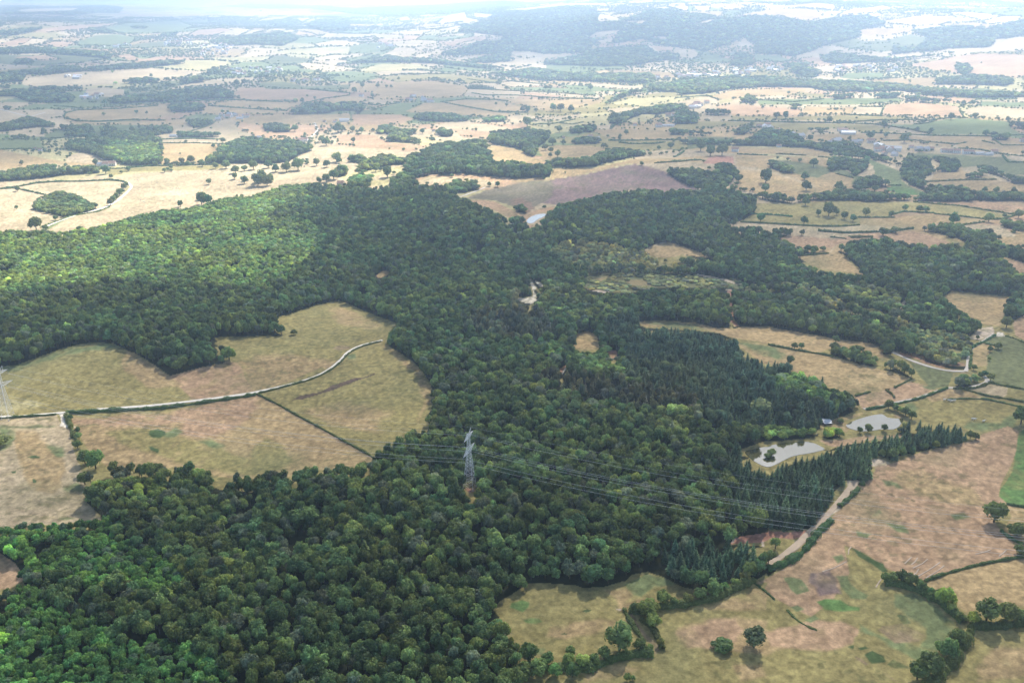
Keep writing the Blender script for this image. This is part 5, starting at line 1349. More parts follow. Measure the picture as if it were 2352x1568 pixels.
for (f, i, _x, _y, w), x, y, z in zip(fs, gx, gy, gz):
    _, _, dp = project(x, y, z)
    r = w * FR[f][2] * dp / FO / 2 * (.85 if f[0] == 'T' else 1)
    h = r * random.uniform(1.9, 2.5)
    sp = SPF.get((f, i))
    lab, grp = (sp, None) if sp else FG[f]
    tn = tint_of(random.choice(('deep', 'deep', 'mid')), .15)
    if f[0] == 'U':
        make_tree('field_tree', 'o', x, y + r * .5, z - .15 * h, r * 1.05, h * 1.1, tn, lab, 'tree', grp, random.uniform(0, 6))
    else:       # too small in the picture to show trunk and crown apart
        o = bpy.data.objects.new('field_tree', PR['o'][tr_i % len(PR['o'])].data); C.objects.link(o); tr_i += 1
        o.location = (x, y + r * .5, z - .1 * h); o.scale = (r, r, h); o.rotation_euler = (0, 0, random.uniform(0, 6))
        o['tint'] = [float(t) for t in tn]
        tag(o, lab, 'tree', grp)

# far hedgerows and scattered trees of the patchwork: nobody could count them
rngf = np.random.default_rng(5)
n = 520000
rr = np.sqrt(rngf.uniform(430 ** 2, 9000 ** 2, n)); aa = rngf.uniform(-.78, .78, n)
X, Y = rr * np.sin(aa), rr * np.cos(aa)
Z = height(X, Y)
u, v, dd = project(X, Y, Z)
ok = (u > -650) & (u < 3000) & ((rr > 1350) | (u < -340) | (u > 2570))
X, Y, Z, u, v, rr = X[ok], Y[ok], Z[ok], u[ok], v[ok], rr[ok]
_, ed = patchwork(X, Y)
keep = (ed < 5.0 + rr * .0012)
inf = np.zeros(len(X), bool)
for c_, fe, poly in fields:
    d_in = pip(poly, u, v)
    k = np.where(d_in)[0]
    if len(k): inf[k] = segdist(poly, u[k], v[k], True) > .9
brdr = np.zeros(len(X), bool)       # field borders traced from the photograph also carry hedges
for c_, fe, poly in fields:
    if poly[:, 1].mean() > 330: continue
    x0, y0 = poly.min(0) - 2; x1, y1 = poly.max(0) + 2
    k = np.where((u > x0) & (u < x1) & (v > y0) & (v < y1))[0]
    if len(k): brdr[k] |= (segdist(poly, u[k], v[k], True) < .62) & (vnoise(X[k] / 90, Y[k] / 90, 171) > .30)
keep = (keep & ~inf & (vnoise(X / 120, Y / 120, 173) > .25)) | brdr
# groves along the streams and round the villages
rough = fbm(X / 420, Y / 420, 177, 3)
keep |= (~inf) & (rough > .56) & (rngf.random(len(X)) < .45) & (rr > 2200)
keep |= (~inf) & (rngf.random(len(X)) < .012)
keep &= wood_index(u, v) < 0
X, Y, Z, rr = X[keep], Y[keep], Z[keep], rr[keep]
n = len(X)
r = rngf.uniform(1.8, 5.5, n) * (1 + (rr > 3500) * .35); r = r * np.where(rr > 2000, .8, 1.0); h = r * rngf.uniform(1.3, 2.1, n)
t = np.array(TINT['deep'])[None] * np.exp(rngf.normal(size=(n, 1)) * .2)
ro = np.zeros((n, 3)); ro[:, 2] = rngf.uniform(0, 6.28, n)
stuff('distant_hedgerow_vegetation', PR['o'], X, Y, Z - .1 * h, rngf.integers(0, len(PR['o']), n), ro, np.stack([r, r, h], 1), t, 'hazy hedgerows and groves of the far patchwork of fields')
print('HEDGEROW POINTS', n)

# ------------------------------------------------------------------ hedges
HL = ['low clipped hedge along the chalk track, left of the gateway', 'dark hedge along the chalk track, right of the gateway', 'thin low hedge along the upper chalk track', 'overgrown hedge running down between the two dry pastures',
      'straight dark hedge dividing the round field from the brown pasture', 'thick low hedge beside the sandy track, lower stretch', 'bushy low hedge beside the sandy track, middle stretch', 'short hedge beside the sandy track at the spruce corner',
      'thick hedge under the trees sloping down from the middle of the lower right pasture', 'thick hedge running to the bottom edge at the lower right', 'thick hedge under the dark trees at the right edge', 'long thick hedge between the green pasture and the brown slope', 'hedge on the right side of the sunken earth track', 'thick hedge along the bottom of the green pasture',
      'thin low hedge on the left side of the sunken earth track',
      'thin ditch hedge running from the spruce corner into the pasture', 'short dark ditch hedge in the lower brown pasture', 'dark ditch hedge climbing to the right above the smooth brown field', 'thin hedge at the foot of the bright green meadow',
      'thin hedge below the large dark tree on the right', 'sloping hedge under the trees of the lower right hedgerow']
HG = {'V3': ('thin dark hedge around the brown fields right of the wood', 'hedges round the brown fields right of the wood'), 'W3': ('thin dark hedge between the fields above the ponds', 'hedges of the fields above the ponds'),
      'U0': ('dark hedge line in the pale pastures beyond the lit forest', 'hedges of the pale pastures beyond the lit forest'), 'U1': ('dark hedge line behind the felled slope', 'hedges behind the felled slope'),
      'U2': ('dark hedge line of the fields right of the felled slope', 'hedges right of the felled slope'), 'T0': ('faint hedge line of the far left fields', 'hedges of the far left fields'),
      'T1': ('faint hedge line before the wooded hill', 'hedges before the wooded hill'), 'T2': ('faint hedge line of the far right fields', 'hedges of the far right fields')}
rngh = np.random.default_rng(9)
hi = 0
for l in lines(HEDGES):
    head, *polys = l.split('|')
    wd, hg = map(float, head.split())
    for p in polys:
        a = to_map(P(p), 3.0)
        dist = float(np.hypot(a[:, 0], a[:, 1]).mean())
        leaf = .42 if dist < 800 else (.8 if dist < 1400 else 1.6)
        seg = np.linalg.norm(np.diff(a, axis=0), axis=1); L = seg.sum()
        V, F, Cc = [], [], []
        n = min(int(L * (2 * hg + wd) / (leaf * leaf) * .62) + 8, 9000)
        cum = np.concatenate([[0], np.cumsum(seg)])
        s = rngh.uniform(0, L, n)
        px, py = np.interp(s, cum, a[:, 0]), np.interp(s, cum, a[:, 1])
        tx, ty = np.interp(s, cum[:-1] + seg / 2, np.diff(a[:, 0]) / np.maximum(seg, .01)), np.interp(s, cum[:-1] + seg / 2, np.diff(a[:, 1]) / np.maximum(seg, .01))
        lump = .35 + 1.3 * fbm(s / 4.5 + hi * 31, s * 0, 181, 2)
        th = rngh.uniform(-.1, math.pi + .1, n)
        off = np.cos(th) * wd * .5 * lump; zz = np.abs(np.sin(th)) ** .7 * hg * lump
        gz = height(px - ty * off, py + tx * off)
        for j in range(n):
            g = rngh.uniform(.75, 1.25)
            card(rngh, np.array([px[j] - ty[j] * off[j], py[j] + tx[j] * off[j], gz[j] + zz[j] * .9 + .05]),
                 np.array([-ty[j] * math.cos(th[j]), tx[j] * math.cos(th[j]), math.sin(th[j]) + .2]) + rngh.normal(size=3) * .4, leaf * rngh.uniform(.7, 1.3), V, F, Cc, (g, g, g))
        k = len(V); m_ = len(a)           # the dense inside of the hedge
        tt = np.gradient(a, axis=0); tt /= np.maximum(np.linalg.norm(tt, axis=1), 1e-6)[:, None]
        lm = .3 + 1.2 * fbm(np.concatenate([[0], np.cumsum(seg)]) / 4.5 + hi * 31, np.zeros(m_), 181, 2)
        for o_, hh in ((-.42, 0.0), (-.3, .75), (.3, .75), (.42, 0.0)):
            xx, yy = a[:, 0] - tt[:, 1] * o_ * wd * lm, a[:, 1] + tt[:, 0] * o_ * wd * lm
            z_ = height(xx, yy) + hh * hg * lm - (.3 if hh == 0 else 0)
            V += [np.array([xx[i], yy[i], z_[i]]) for i in range(m_)]; Cc += [(.8, .8, .8, 1)] * m_
        for b_ in range(3): F += [(k + b_ * m_ + i, k + b_ * m_ + i + 1, k + (b_ + 1) * m_ + i + 1, k + (b_ + 1) * m_ + i) for i in range(m_ - 1)]
        o = mesh_obj('hedge', V, F, M_LEAF, None, Cc)
        o['tint'] = [float(t) for t in tint_of('deep', .08)]
        f = p.split()[0]
        if hi < len(HL): tag(o, HL[hi], 'hedge')
        else: tag(o, HG[f][0], 'hedge', HG[f][1])
        hi += 1

# ------------------------------------------------------------------ houses
M_WALL = plain('plaster', (.72, .66, .57), .9); M_WHITE = plain('white_plaster', (.85, .83, .79), .85)
M_TILE = plain('clay_tiles', (.46, .27, .19), .85, noise=.2, scale=1.5); M_SLATE = plain('grey_sheet_roof', (.42, .43, .46), .6)
M_WROOF = plain('white_sheet_roof', (.84, .85, .88), .5, noise=.04); M_WIN = plain('dark_panes', (.04, .045, .05), .2)
def gable(w, d, h, rf, over=.35):
    """walls of a gabled house and its pitched roof; the ridge runs along x"""
    W, D = w / 2, d / 2
    wv = [(-W, -D, -1.5), (W, -D, -1.5), (W, D, -1.5), (-W, D, -1.5), (-W, -D, h), (W, -D, h), (W, D, h), (-W, D, h), (-W, 0, h + rf), (W, 0, h + rf)]
    wf = [(0, 1, 5, 4), (2, 3, 7, 6), (1, 2, 6, 9, 5), (3, 0, 4, 8, 7)]
    e, dz, t = over, rf * over / D, .18
    X_, Y_ = W + e, D + e
    rv = []
    for z_ in (.06, .06 + t):
        rv += [(-X_, -Y_, h - dz + z_), (X_, -Y_, h - dz + z_), (X_, 0, h + rf + z_), (-X_, 0, h + rf + z_), (X_, Y_, h - dz + z_), (-X_, Y_, h - dz + z_)]
    rfc = [(6, 7, 8, 9), (9, 8, 10, 11), (1, 0, 3, 2), (2, 3, 5, 4), (0, 1, 7, 6), (4, 5, 11, 10), (1, 2, 8, 7), (2, 4, 10, 8), (3, 0, 6, 9), (5, 3, 9, 11)]
    return wv, wf, rv, rfc
def box(x0, x1, y0, y1, z0, z1):
    v = [(x, y, z) for z in (z0, z1) for y in (y0, y1) for x in (x0, x1)]
    return v, [(0, 1, 5, 4), (1, 3, 7, 5), (3, 2, 6, 7), (2, 0, 4, 6), (4, 5, 7, 6), (0, 2, 3, 1)]
def house_parts(w, d, h, rf, wm_, rm):
    wv, wf, rv, rfc = gable(w, d, h, rf)
    cv, cf = box(w * .22, w * .22 + .9, -.4, .5, h + rf * .3, h + rf + 1.1)
    V, F = [], []
    for k in range(4):
        x0 = -w * .38 + k * w * .22
        v, f = box(x0, x0 + 1.0, -d / 2 - .04, -d / 2 + .04, h * .35, h * .35 + 1.3)
        F += [tuple(len(V) + i for i in q) for q in f]; V += v
    return [mesh_obj('wall', wv, wf, wm_, False).data, mesh_obj('roof', rv, rfc, rm, False).data, mesh_obj('chimney', cv, cf, wm_, False).data, mesh_obj('window', V[:8], F[:6], M_WIN, False).data, w]
HS = [house_parts(11, 8, 4.2, 3.0, M_WALL, M_TILE), house_parts(13, 8.5, 5.4, 3.2, M_WHITE, M_TILE), house_parts(9, 7, 3.4, 2.6, M_WHITE, M_SLATE), house_parts(12, 9, 4.6, 3.2, M_WALL, M_SLATE)]
BARN = [house_parts(24, 12, 4.5, 3.0, M_WHITE, M_SLATE), house_parts(20, 11, 4.0, 2.6, M_WALL, M_WROOF)]
def put_house(name, hs, x, y, z, rz, label, cat, group, detail=True, sc=1.0):
    e = bpy.data.objects.new(name, None); C.objects.link(e)
    e.location = (x, y, z); e.rotation_euler = (0, 0, rz); e.scale = (sc, sc, sc)
    tag(e, label, cat, group)
    for nm, dt in (('wall', hs[0]), ('roof', hs[1])):
        o = bpy.data.objects.new(nm, dt); C.objects.link(o); o.parent = e
        if nm == 'roof' and detail:
            c = bpy.data.objects.new('chimney', hs[2]); C.objects.link(c); c.parent = o
    if detail:
        for k in range(3):
            wv = bpy.data.objects.new('window', hs[3]); C.objects.link(wv); wv.parent = e; wv.location = (k * hs[4] * .24, 0, 0)
    return e
VL = ['pale village under the hazy left hill', 'lower part of the village under the hazy left hill', 'hamlet among trees behind the bright stubble fields', 'pair of long farm buildings far on the plain', 'small hamlet beside the long dark wood',
      'farmstead in the far left fields', 'scattered farm left of the hazy village', 'hazy hamlet below the wooded ridge', 'hamlet among trees in the middle of the plain', 'town at the foot of the wooded hill', 'houses right of the town at the foot of the hill',
      'small cluster under the triangular clearing', 'village on the far right below the hills', 'hamlet above the striped fields', 'houses beside the river trees', 'village among trees on the right of the plain', 'houses hidden in the tree belt',
      'houses in the dark trees above the felled slope', 'farm above the oval wood', 'hamlet among the hedged green fields', 'farm high on the pale hill']
nh = 0
for l, vl in zip(lines(VILLAGES), VL):
    n, s = l.split('|'); poly = P(s); n = int(n)
    x0, y0 = poly.min(0); x1, y1 = poly.max(0)
    got = []
    for _ in range(n * 40):
        if len(got) >= n: break
        u, v = random.uniform(x0, x1), random.uniform(y0, y1)
        if not pip(poly, np.array([u]), np.array([v]))[0]: continue
        if any(abs(u - a) < 3.4 and abs(v - b_) < 1.3 for a, b_ in got): continue
        got.append((u, v))
    if not got: continue
    gx, gy, gz = ground_at([g[0] for g in got], [g[1] for g in got])
    for x, y, z in zip(gx, gy, gz):
        far_ = math.hypot(x, y)
        hs = random.choice(HS) if random.random() > .12 else random.choice(BARN)
        put_house('house', hs, x, y, z, random.choice((0, .3, -.4, 1.4, 1.8)) + random.uniform(-.15, .15), 'house of the ' + vl, 'house', 'houses of the ' + vl, far_ < 2600, random.uniform(1.1, 1.5)); nh += 1
HGR = {'U2': ('pale house in the row along the road on the right of the plain', 'houses along the road on the right of the plain'), 'U0': ('farm building by the woods of the left plain', 'farm buildings by the woods of the left plain'),
       'U1': ('house or barn in the middle fields', 'houses and barns of the middle fields'), 'T1': ('long pale farm building far off on the plain', 'long farm buildings far off on the plain')}
HSP = {('U0', 0): 'red roofed farmhouse beside the two toned wood, left of three', ('U0', 1): 'red roofed farmhouse beside the two toned wood, middle of three', ('U0', 2): 'red roofed farmhouse beside the two toned wood, right of three', ('U1', 3): 'red roofed house at the edge of the sunlit grove',
       ('U2', 11): 'small white barn on the bare hill above the red plot', ('U1', 0): 'pale house above the tree belt'}
for (f, i, x_, y_, w) in parse_trips(HOUSES):
    u, v = FR[f][0] + x_ * FR[f][2], FR[f][1] + y_ * FR[f][2]
    x, y, z = ground_at([u], [v]); _, _, dp = project(x[0], y[0], z[0])
    wm_ = w * FR[f][2] * dp / FO
    hs = BARN[0] if wm_ > 17 else random.choice(HS[:2] if random.random() < .7 else HS)
    sp = HSP.get((f, i))
    put_house('house', hs, x[0], y[0] + 3, z[0], random.uniform(-.35, .35), sp or HGR[f][0], 'house', None if sp else HGR[f][1], True, min(max(wm_ / hs[4], .7), 1.5)); nh += 1
# the big barn with blue grey solar roof and the long barns of the right plain
for s, w, rz, lab, roof in (('U1 45,62', 24, .2, 'large grey blue roofed barn on the left of the middle fields', M_SLATE), ('U2 1165,148', 30, -.1, 'long pale barn among trees on the right plain', M_WROOF), ('U2 1130,128', 22, -.1, 'pinkish roofed barn behind the long pale barn', M_TILE)):
    p = P(s)[0]; x, y, z = ground_at([p[0]], [p[1]])
    put_house('barn', house_parts(w, 13, 4.6, 2.8, M_WHITE, roof), x[0], y[0] + 4, z[0], rz, lab, 'barn', None, False, 1.15)
# hut by the pond: white roof, open porch
p = P('W3 530,452')[0]; x, y, z = ground_at([p[0]], [p[1]])
e = bpy.data.objects.new('pond_hut', None); C.objects.link(e); e.location = (x[0], y[0] + 2.5, z[0]); e.rotation_euler = (0, 0, .25)
tag(e, 'white roofed wooden hut beside the tree ringed pond', 'hut')
wv, wf, rv, rfc = gable(7.6, 5.8, 2.5, .45)
mesh_obj('wall', wv, wf, plain('dark_boards', (.13, .10, .08), .9), e); mesh_obj('roof', rv, rfc, M_WROOF, e)
v, f = box(-3.4, 3.4, -5.2, -2.8, 2.1, 2.24); mesh_obj('porch_roof', v, f, M_WROOF, e)
for sx in (-3.2, 3.2):
    v, f = box(sx - .08, sx + .08, -5.1, -4.94, -.6, 2.1); mesh_obj('post', v, f, M_BARK, e)
v, f = box(-.5, .5, -2.76, -2.66, 0, 2); mesh_obj('door', v, f, M_WALL, e)

# ------------------------------------------------------------------ cattle
def cow_mesh():
    V, F = [], []
    prof = [(-1.15, .25, 1.05, .16), (-1.0, .34, 1.08, .36), (-.5, .40, 1.02, .44), (0, .42, 1.0, .46), (.5, .38, 1.05, .44), (.85, .28, 1.12, .36), (1.1, .17, 1.30, .24), (1.35, .14, 1.42, .18), (1.55, .12, 1.36, .15), (1.78, .08, 1.22, .10)]
    for x, ry, zc, rz in prof:
        for i in range(8):
            t = i * math.pi / 4
            V.append((x, math.cos(t) * ry, zc + math.sin(t) * rz))
    for s in range(len(prof) - 1):
        F += [(s * 8 + i, s * 8 + (i + 1) % 8, s * 8 + 8 + (i + 1) % 8, s * 8 + 8 + i) for i in range(8)]
    F += [tuple(range(8)), tuple(range((len(prof) - 1) * 8, len(prof) * 8))]
    for lx in (-.85, .65):
        for ly in (-.22, .22):
            k = len(V)
            for dx, zz, r in ((0, .95, .15), (-.04, .5, .085), (0, 0, .07)):
                V += [(lx + dx + math.cos(i * 1.571) * r, ly + math.sin(i * 1.571) * r, zz) for i in range(4)]
            for b_ in range(2): F += [(k + b_ * 4 + i, k + b_ * 4 + (i + 1) % 4, k + b_ * 4 + 4 + (i + 1) % 4, k + b_ * 4 + 4 + i) for i in range(4)]
    return V, F
cm = mesh_obj('cow', *cow_mesh(), plain('white_hide', (.82, .78, .70), .8, noise=.05), False).data
for k, t in enumerate(COWS.split()):
    if t in FR: f = t; continue
    a, b_ = map(float, t.split(','))
    x, y, z = ground_at([FR[f][0] + a * FR[f][2]], [FR[f][1] + b_ * FR[f][2]])
    o = bpy.data.objects.new('cow', cm); C.objects.link(o); o.location = (x[0], y[0], z[0]); o.rotation_euler = (0, 0, random.uniform(-.5, .5)); o.scale = (1.15,) * 3
    if f == 'U0': tag(o, 'white cow grazing in the pale pasture beyond the lit forest', 'cow', 'white cows of the pale pasture')
    else: tag(o, 'white cow in the green pasture above the tree ringed pond', 'cow', 'white cows above the pond')

# ------------------------------------------------------------------ pylons and wires
def bars(segs, r):
    V, F = [], []
    for p0, p1 in segs:
        p0, p1 = np.array(p0, float), np.array(p1, float)
        d = p1 - p0; L = np.linalg.norm(d)
        if L < 1e-6: continue
        d /= L; a = np.cross(d, (.31, .17, .93)); a /= np.linalg.norm(a); b_ = np.cross(d, a); k = len(V)
        for p in (p0, p1):
            for sx, sy in ((-1, -1), (1, -1), (1, 1), (-1, 1)): V.append(p + a * sx * r + b_ * sy * r)
        F += [(k, k + 1, k + 5, k + 4), (k + 1, k + 2, k + 6, k + 5), (k + 2, k + 3, k + 7, k + 6), (k + 3, k, k + 4, k + 7), (k + 3, k + 2, k + 1, k), (k + 4, k + 5, k + 6, k + 7)]
    return V, F
ARMS = [(28.5, 11.5, 3.0), (39.0, 9.0, 2.6)]        # height, half length, depth of the two cross arms
def half_w(z): return np.interp(z, [0, 8, 28, 40, 43], [3.7, 2.9, 1.15, .75, .55])
def pylon_meshes():
    lev = [0, 4.5, 8.5, 12.2, 15.6, 18.7, 21.5, 24, 26.3, 28.5, 31.5, 34.2, 36.7, 39, 41.6]
    body, legs = [], []
    for k in range(len(lev) - 1):
        z0, z1 = lev[k], lev[k + 1]; a, b_ = half_w(z0), half_w(z1)
        c0 = [(a, a), (-a, a), (-a, -a), (a, -a)]; c1 = [(b_, b_), (-b_, b_), (-b_, -b_), (b_, -b_)]
        for i in range(4):
            j = (i + 1) % 4
            body += [((*c0[i], z0), (*c1[j], z1)), ((*c0[j], z0), (*c1[i], z1)), ((*c1[i], z1), (*c1[j], z1))]
    for i, (sx, sy) in enumerate(((1, 1), (-1, 1), (-1, -1), (1, -1))):
        legs.append([((sx * half_w(lev[k]), sy * half_w(lev[k]), lev[k] - (1.2 if k == 0 else 0)), (sx * half_w(lev[k + 1]), sy * half_w(lev[k + 1]), lev[k + 1])) for k in range(len(lev) - 1)])
    arms = []
    for z, hl, dp in ARMS:
        s_ = []
        w = half_w(z)
        for sg in (-1, 1):
            n = 6
            for side in (-w, w):
                lo = [np.array([sg * (w + (hl - w) * k / n), side * (1 - k / n), z + .12 * k]) for k in range(n + 1)]
                hi_ = [np.array([sg * (w + (hl - w) * k / n), side * (1 - k / n), z + dp * (1 - k / n) + .12 * k]) for k in range(n + 1)]
                for k in range(n):
                    s_ += [(lo[k], lo[k + 1]), (hi_[k], hi_[k + 1]), (lo[k], hi_[k]), (lo[k + 1], hi_[k])]
            for k in range(n):
                a = w * (1 - k / n); xx = sg * (w + (hl - w) * k / n); x2 = sg * (w + (hl - w) * (k + 1) / n); a2 = w * (1 - (k + 1) / n)
                s_ += [((xx, -a, z + .12 * k), (x2, a2, z + .12 * k + .12)), ((xx, a, z + .12 * k), (xx, -a, z + .12 * k))]
        arms.append(s_)
    # the raised earth wire horns above the upper arm
    horns = []
    for sg in (-1, 1): horns += [((sg * .5, 0, 41.6), (sg * 4.6, 0, 44.4)), ((sg * 4.2, 0, 39.8), (sg * 4.6, 0, 44.4)), ((sg * 2.4, 0, 40.2), (sg * 2.6, 0, 43)), ((sg * .5, 0, 41.6), (sg * 2.4, 0, 40.2))]
    return body, legs, arms, horns
PB, PL, PA, PH = pylon_meshes()
SPOTS = [(-11.2, 28.7), (-5.8, 28.5), (5.8, 28.5), (11.2, 28.7), (-8.8, 39.2), (8.8, 39.2)]
pp = [P('W1 1962,1035')[0], np.array([20.0, 961.0])]
X1, Y1, Z1 = [float(q[0]) for q in ground_at([pp[0][0]], [pp[0][1]])]
X2, Y2, Z2 = [float(q[0]) for q in ground_at([pp[1][0]], [pp[1][1]])]
dx, dy = X1 - X2, Y1 - Y2
ldir = math.atan2(dy, dx)
X3, Y3 = X1 + dx * .95, Y1 + dy * .95 - 8
SITES = [(X1, Y1, Z1, 'galvanised lattice pylon rising from the wood above a red clearing'), (X2, Y2, Z2, 'galvanised lattice pylon cut by the picture edge beside the chalk track')]
datas = None
for x, y, z, lab in SITES:
    e = bpy.data.objects.new('electricity_pylon', None); C.objects.link(e); e.location = (x, y, z); e.rotation_euler = (0, 0, ldir - math.pi / 2)
    tag(e, lab, 'pylon')
    v, f = bars(PB, .03); mesh_obj('lattice_bracing', v, f, M_STEEL, e)
    for lg in PL:
        v, f = bars(lg, .085); lo = mesh_obj('leg', v, f, M_STEEL, e)
        p0 = lg[0][0]; v, f = box(p0[0] - .5, p0[0] + .5, p0[1] - .5, p0[1] + .5, -1.6, .35); mesh_obj('footing', v, f, M_CONC, lo)
    for s_ in PA:
        v, f = bars(s_, .045); mesh_obj('cross_arm', v, f, M_STEEL, e)
    v, f = bars(PH, .075); mesh_obj('earth_wire_horn', v, f, M_STEEL, e)
    for ax, az in SPOTS:
        V, F = [], []
        for q in range(12):
            r = .16 if q % 2 else .07; V += [(ax + math.cos(t * 1.047) * r, math.sin(t * 1.047) * r, az - .15 - q * .26) for t in range(6)]
        for q in range(11): F += [(q * 6 + i, q * 6 + (i + 1) % 6, q * 6 + 6 + (i + 1) % 6, q * 6 + 6 + i) for i in range(6)]
        mesh_obj('insulator', V, F, M_INS, e)
Z3 = float(height(X3, Y3))
X0, Y0 = X2 - dx * .95, Y2 - dy * .95
ca_, sa_ = math.cos(ldir - math.pi / 2), math.sin(ldir - math.pi / 2)
def hang(A, B, off, zh, sag, r, label, group):
    n = 40; V, F = [], []
    p0 = np.array([A[0] + ca_ * off, A[1] + sa_ * off, A[2] + zh]); p1 = np.array([B[0] + ca_ * off, B[1] + sa_ * off, B[2] + zh])
    d = (p1 - p0) / np.linalg.norm(p1 - p0); a = np.cross(d, (0, 0, 1.0)); a /= np.linalg.norm(a); b_ = np.cross(d, a)
    for i in range(n + 1):
        t = i / n; c = p0 + (p1 - p0) * t; c[2] -= 4 * sag * t * (1 - t)
        V += [c + (a * math.cos(q * 1.2566) + b_ * math.sin(q * 1.2566)) * r for q in range(5)]
    for i in range(n): F += [(i * 5 + q, i * 5 + (q + 1) % 5, i * 5 + 5 + (q + 1) % 5, i * 5 + 5 + q) for q in range(5)]
    o = mesh_obj('power_line', V, F, M_WIRE)
    tag(o, label, 'wire', group)
S = [(X0, Y0, float(height(X0, Y0))), (X2, Y2, Z2), (X1, Y1, Z1), (X3, Y3, Z3)]
for k, (lb, gp) in enumerate((('thin wire leaving the picture left of the cut pylon', 'wires left of the cut pylon'), ('thin wire hanging between the two pylons over the dry pasture', 'wires between the two pylons'), ('thin wire running from the wood pylon to the right over the spruces', 'wires from the wood pylon to the right'))):
    if k == 0: continue
    for off, zh in SPOTS: hang(S[k], S[k + 1], off, zh - 3.1, 9.5, .052, lb, gp)
    for off in (-4.6, 4.6): hang(S[k], S[k + 1], off, 44.4, 7, .028, lb, gp)

# ------------------------------------------------------------------ clouds (their shade dapples the land)
cs = 55.0
cxs = np.arange(-6500, 6501, cs); cys = np.arange(-1500, 14001, cs)
CX, CY = np.meshgrid(cxs, cys); shp = CX.shape
cx_, cy2 = CX.ravel(), CY.ravel()
cz = height(cx_, np.maximum(cy2, 60))
u, v, _ = project(cx_, cy2, cz)
v = np.where(cy2 < 200, 3000, v)
dg = np.hypot(cx_, cy2)
wx = (fbm(cx_ / 150, cy2 / 150, 201, 3) - .5); wy = (fbm(cx_ / 150, cy2 / 150, 205, 3) - .5)
k_ = FO / np.maximum(dg, 400)
uu, vv = u + wx * 60 * k_, v + wy * 60 * k_ * .35
def soft(polys_s):
    w = np.zeros(len(uu))
    for l in lines(polys_s):
        head, *pl = l.split('|')
        for p in pl:
            poly = P(p)
            m = dg < 14500
            ins = pip(poly, uu, vv); d = segdist(poly, uu, vv, True)
            fe = float(head) * FR[p.split()[0]][2]
            w = np.maximum(w, sstep(-fe * .5, fe * .5, np.where(ins, d, -d)))
    return w
mid = sstep(2150, 2500, dg)
den_near = 1 - soft(LIT)
farn = sstep(.60, .72, fbm(cx_ / 900, cy2 / 1400, 211, 3))
den_far = np.maximum(soft(SHADE), farn * .25 * sstep(4000, 5500, dg))
den_near = np.maximum(den_near * (1 - sstep(1500, 1700, dg)), np.maximum(soft(SHADE), 0) * sstep(1500, 1700, dg) * den_near)
den = den_near * (1 - mid) + den_far * mid
out_fr = (u < -250) | (u > 2600)
den = np.where(out_fr & (dg < 2400), np.maximum(den, sstep(.42, .55, fbm(cx_ / 500, cy2 / 500, 215, 3))), den)
den = den.reshape(shp)
for _ in range(2):
    pad = np.pad(den, 1, mode='edge')
    den = (pad[:-2, 1:-1] + pad[2:, 1:-1] + pad[1:-1, :-2] + pad[1:-1, 2:] + 2 * pad[1:-1, 1:-1]) / 6
den *= (.84 + .32 * fbm(CX / 220, CY / 220, 221, 3))
den = np.clip(den, 0, 1)
lift = (1500 - cz) / SDIR[2]
bx, by = cx_ + SDIR[0] * lift, cy2 + SDIR[1] * lift
th = den.ravel() * 240 * (.6 + .8 * fbm(cx_ / 260, cy2 / 260, 225, 3))
Vb = np.stack([bx, by, np.full(len(bx), 1500.0)], 1); Vt = Vb + SDIR[None] * (th / SDIR[2])[:, None]
ii = (np.arange(shp[0] - 1)[:, None] * shp[1] + np.arange(shp[1] - 1)[None]).ravel()
q = np.stack([ii, ii + 1, ii + shp[1] + 1, ii + shp[1]], 1)
q = q[den.ravel()[q].max(1) > .02]
Q = np.concatenate([q[:, ::-1], q + len(bx)])
me = bpy.data.meshes.new('clouds')
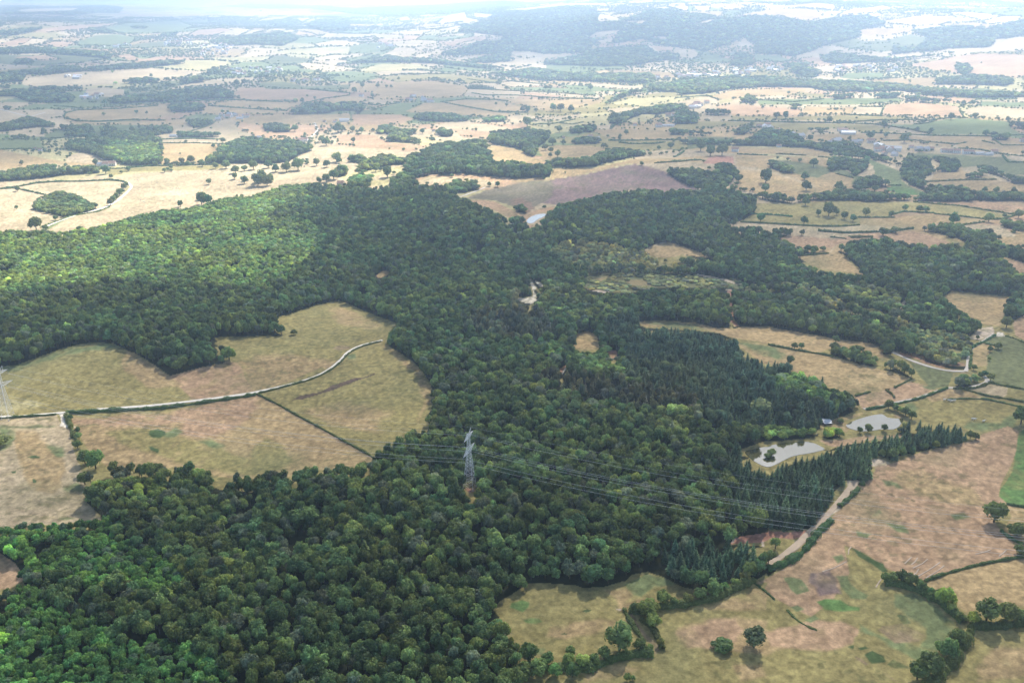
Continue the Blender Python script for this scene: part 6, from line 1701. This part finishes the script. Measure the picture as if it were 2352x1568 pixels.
me.from_pydata(np.concatenate([Vb, Vt]).tolist(), [], Q.tolist())
ca = me.attributes.new('thick', 'FLOAT', 'POINT'); ca.data.foreach_set('value', np.concatenate([den.ravel()] * 2).astype(np.float32))
me.polygons.foreach_set('use_smooth', np.ones(len(me.polygons), bool))
cm_, nt, out = new_mat('cloud')
at = N(nt, 'ShaderNodeAttribute', attribute_name='thick')
mu = N(nt, 'ShaderNodeMath', operation='MULTIPLY'); mu.inputs[1].default_value = .47
nt.links.new(at.outputs['Fac'], mu.inputs[0])
tr = N(nt, 'ShaderNodeBsdfTransparent'); tl = N(nt, 'ShaderNodeBsdfTranslucent'); df = N(nt, 'ShaderNodeBsdfDiffuse')
tl.inputs['Color'].default_value = (.36, .37, .38, 1); df.inputs['Color'].default_value = (.9, .9, .9, 1)
s1 = N(nt, 'ShaderNodeMixShader'); s1.inputs[0].default_value = .5
nt.links.new(tl.outputs[0], s1.inputs[1]); nt.links.new(df.outputs[0], s1.inputs[2])
s2 = N(nt, 'ShaderNodeMixShader'); nt.links.new(mu.outputs[0], s2.inputs[0])
nt.links.new(tr.outputs[0], s2.inputs[1]); nt.links.new(s1.outputs[0], s2.inputs[2])
nt.links.new(s2.outputs[0], out.inputs[0])
me.materials.append(cm_)
co = bpy.data.objects.new('clouds', me); C.objects.link(co)
tag(co, 'broken white fair weather clouds high over the land', None, None, 'stuff')

# ------------------------------------------------------------------ haze
zmin, zmax = float(GZ.min()), max(float(GZ.max()) + 30, CAM_Z + 12)
gxm, gym = float(np.abs(GX).max()) + 50, float(GY.max()) + 50
v, f = box(-gxm, gxm, -300, gym, zmin - 1.0, zmax)
hm, nt, out = new_mat('haze')
pv = N(nt, 'ShaderNodeVolumePrincipled')
pv.inputs['Color'].default_value = (.56, .74, 1.0, 1)
pv.inputs['Density'].default_value = 0.00016
pv.inputs['Anisotropy'].default_value = .62
nt.links.new(pv.outputs[0], out.inputs['Volume'])
tag(mesh_obj('haze', v, f, hm), 'pale blue summer haze over the land', None, None, 'stuff')
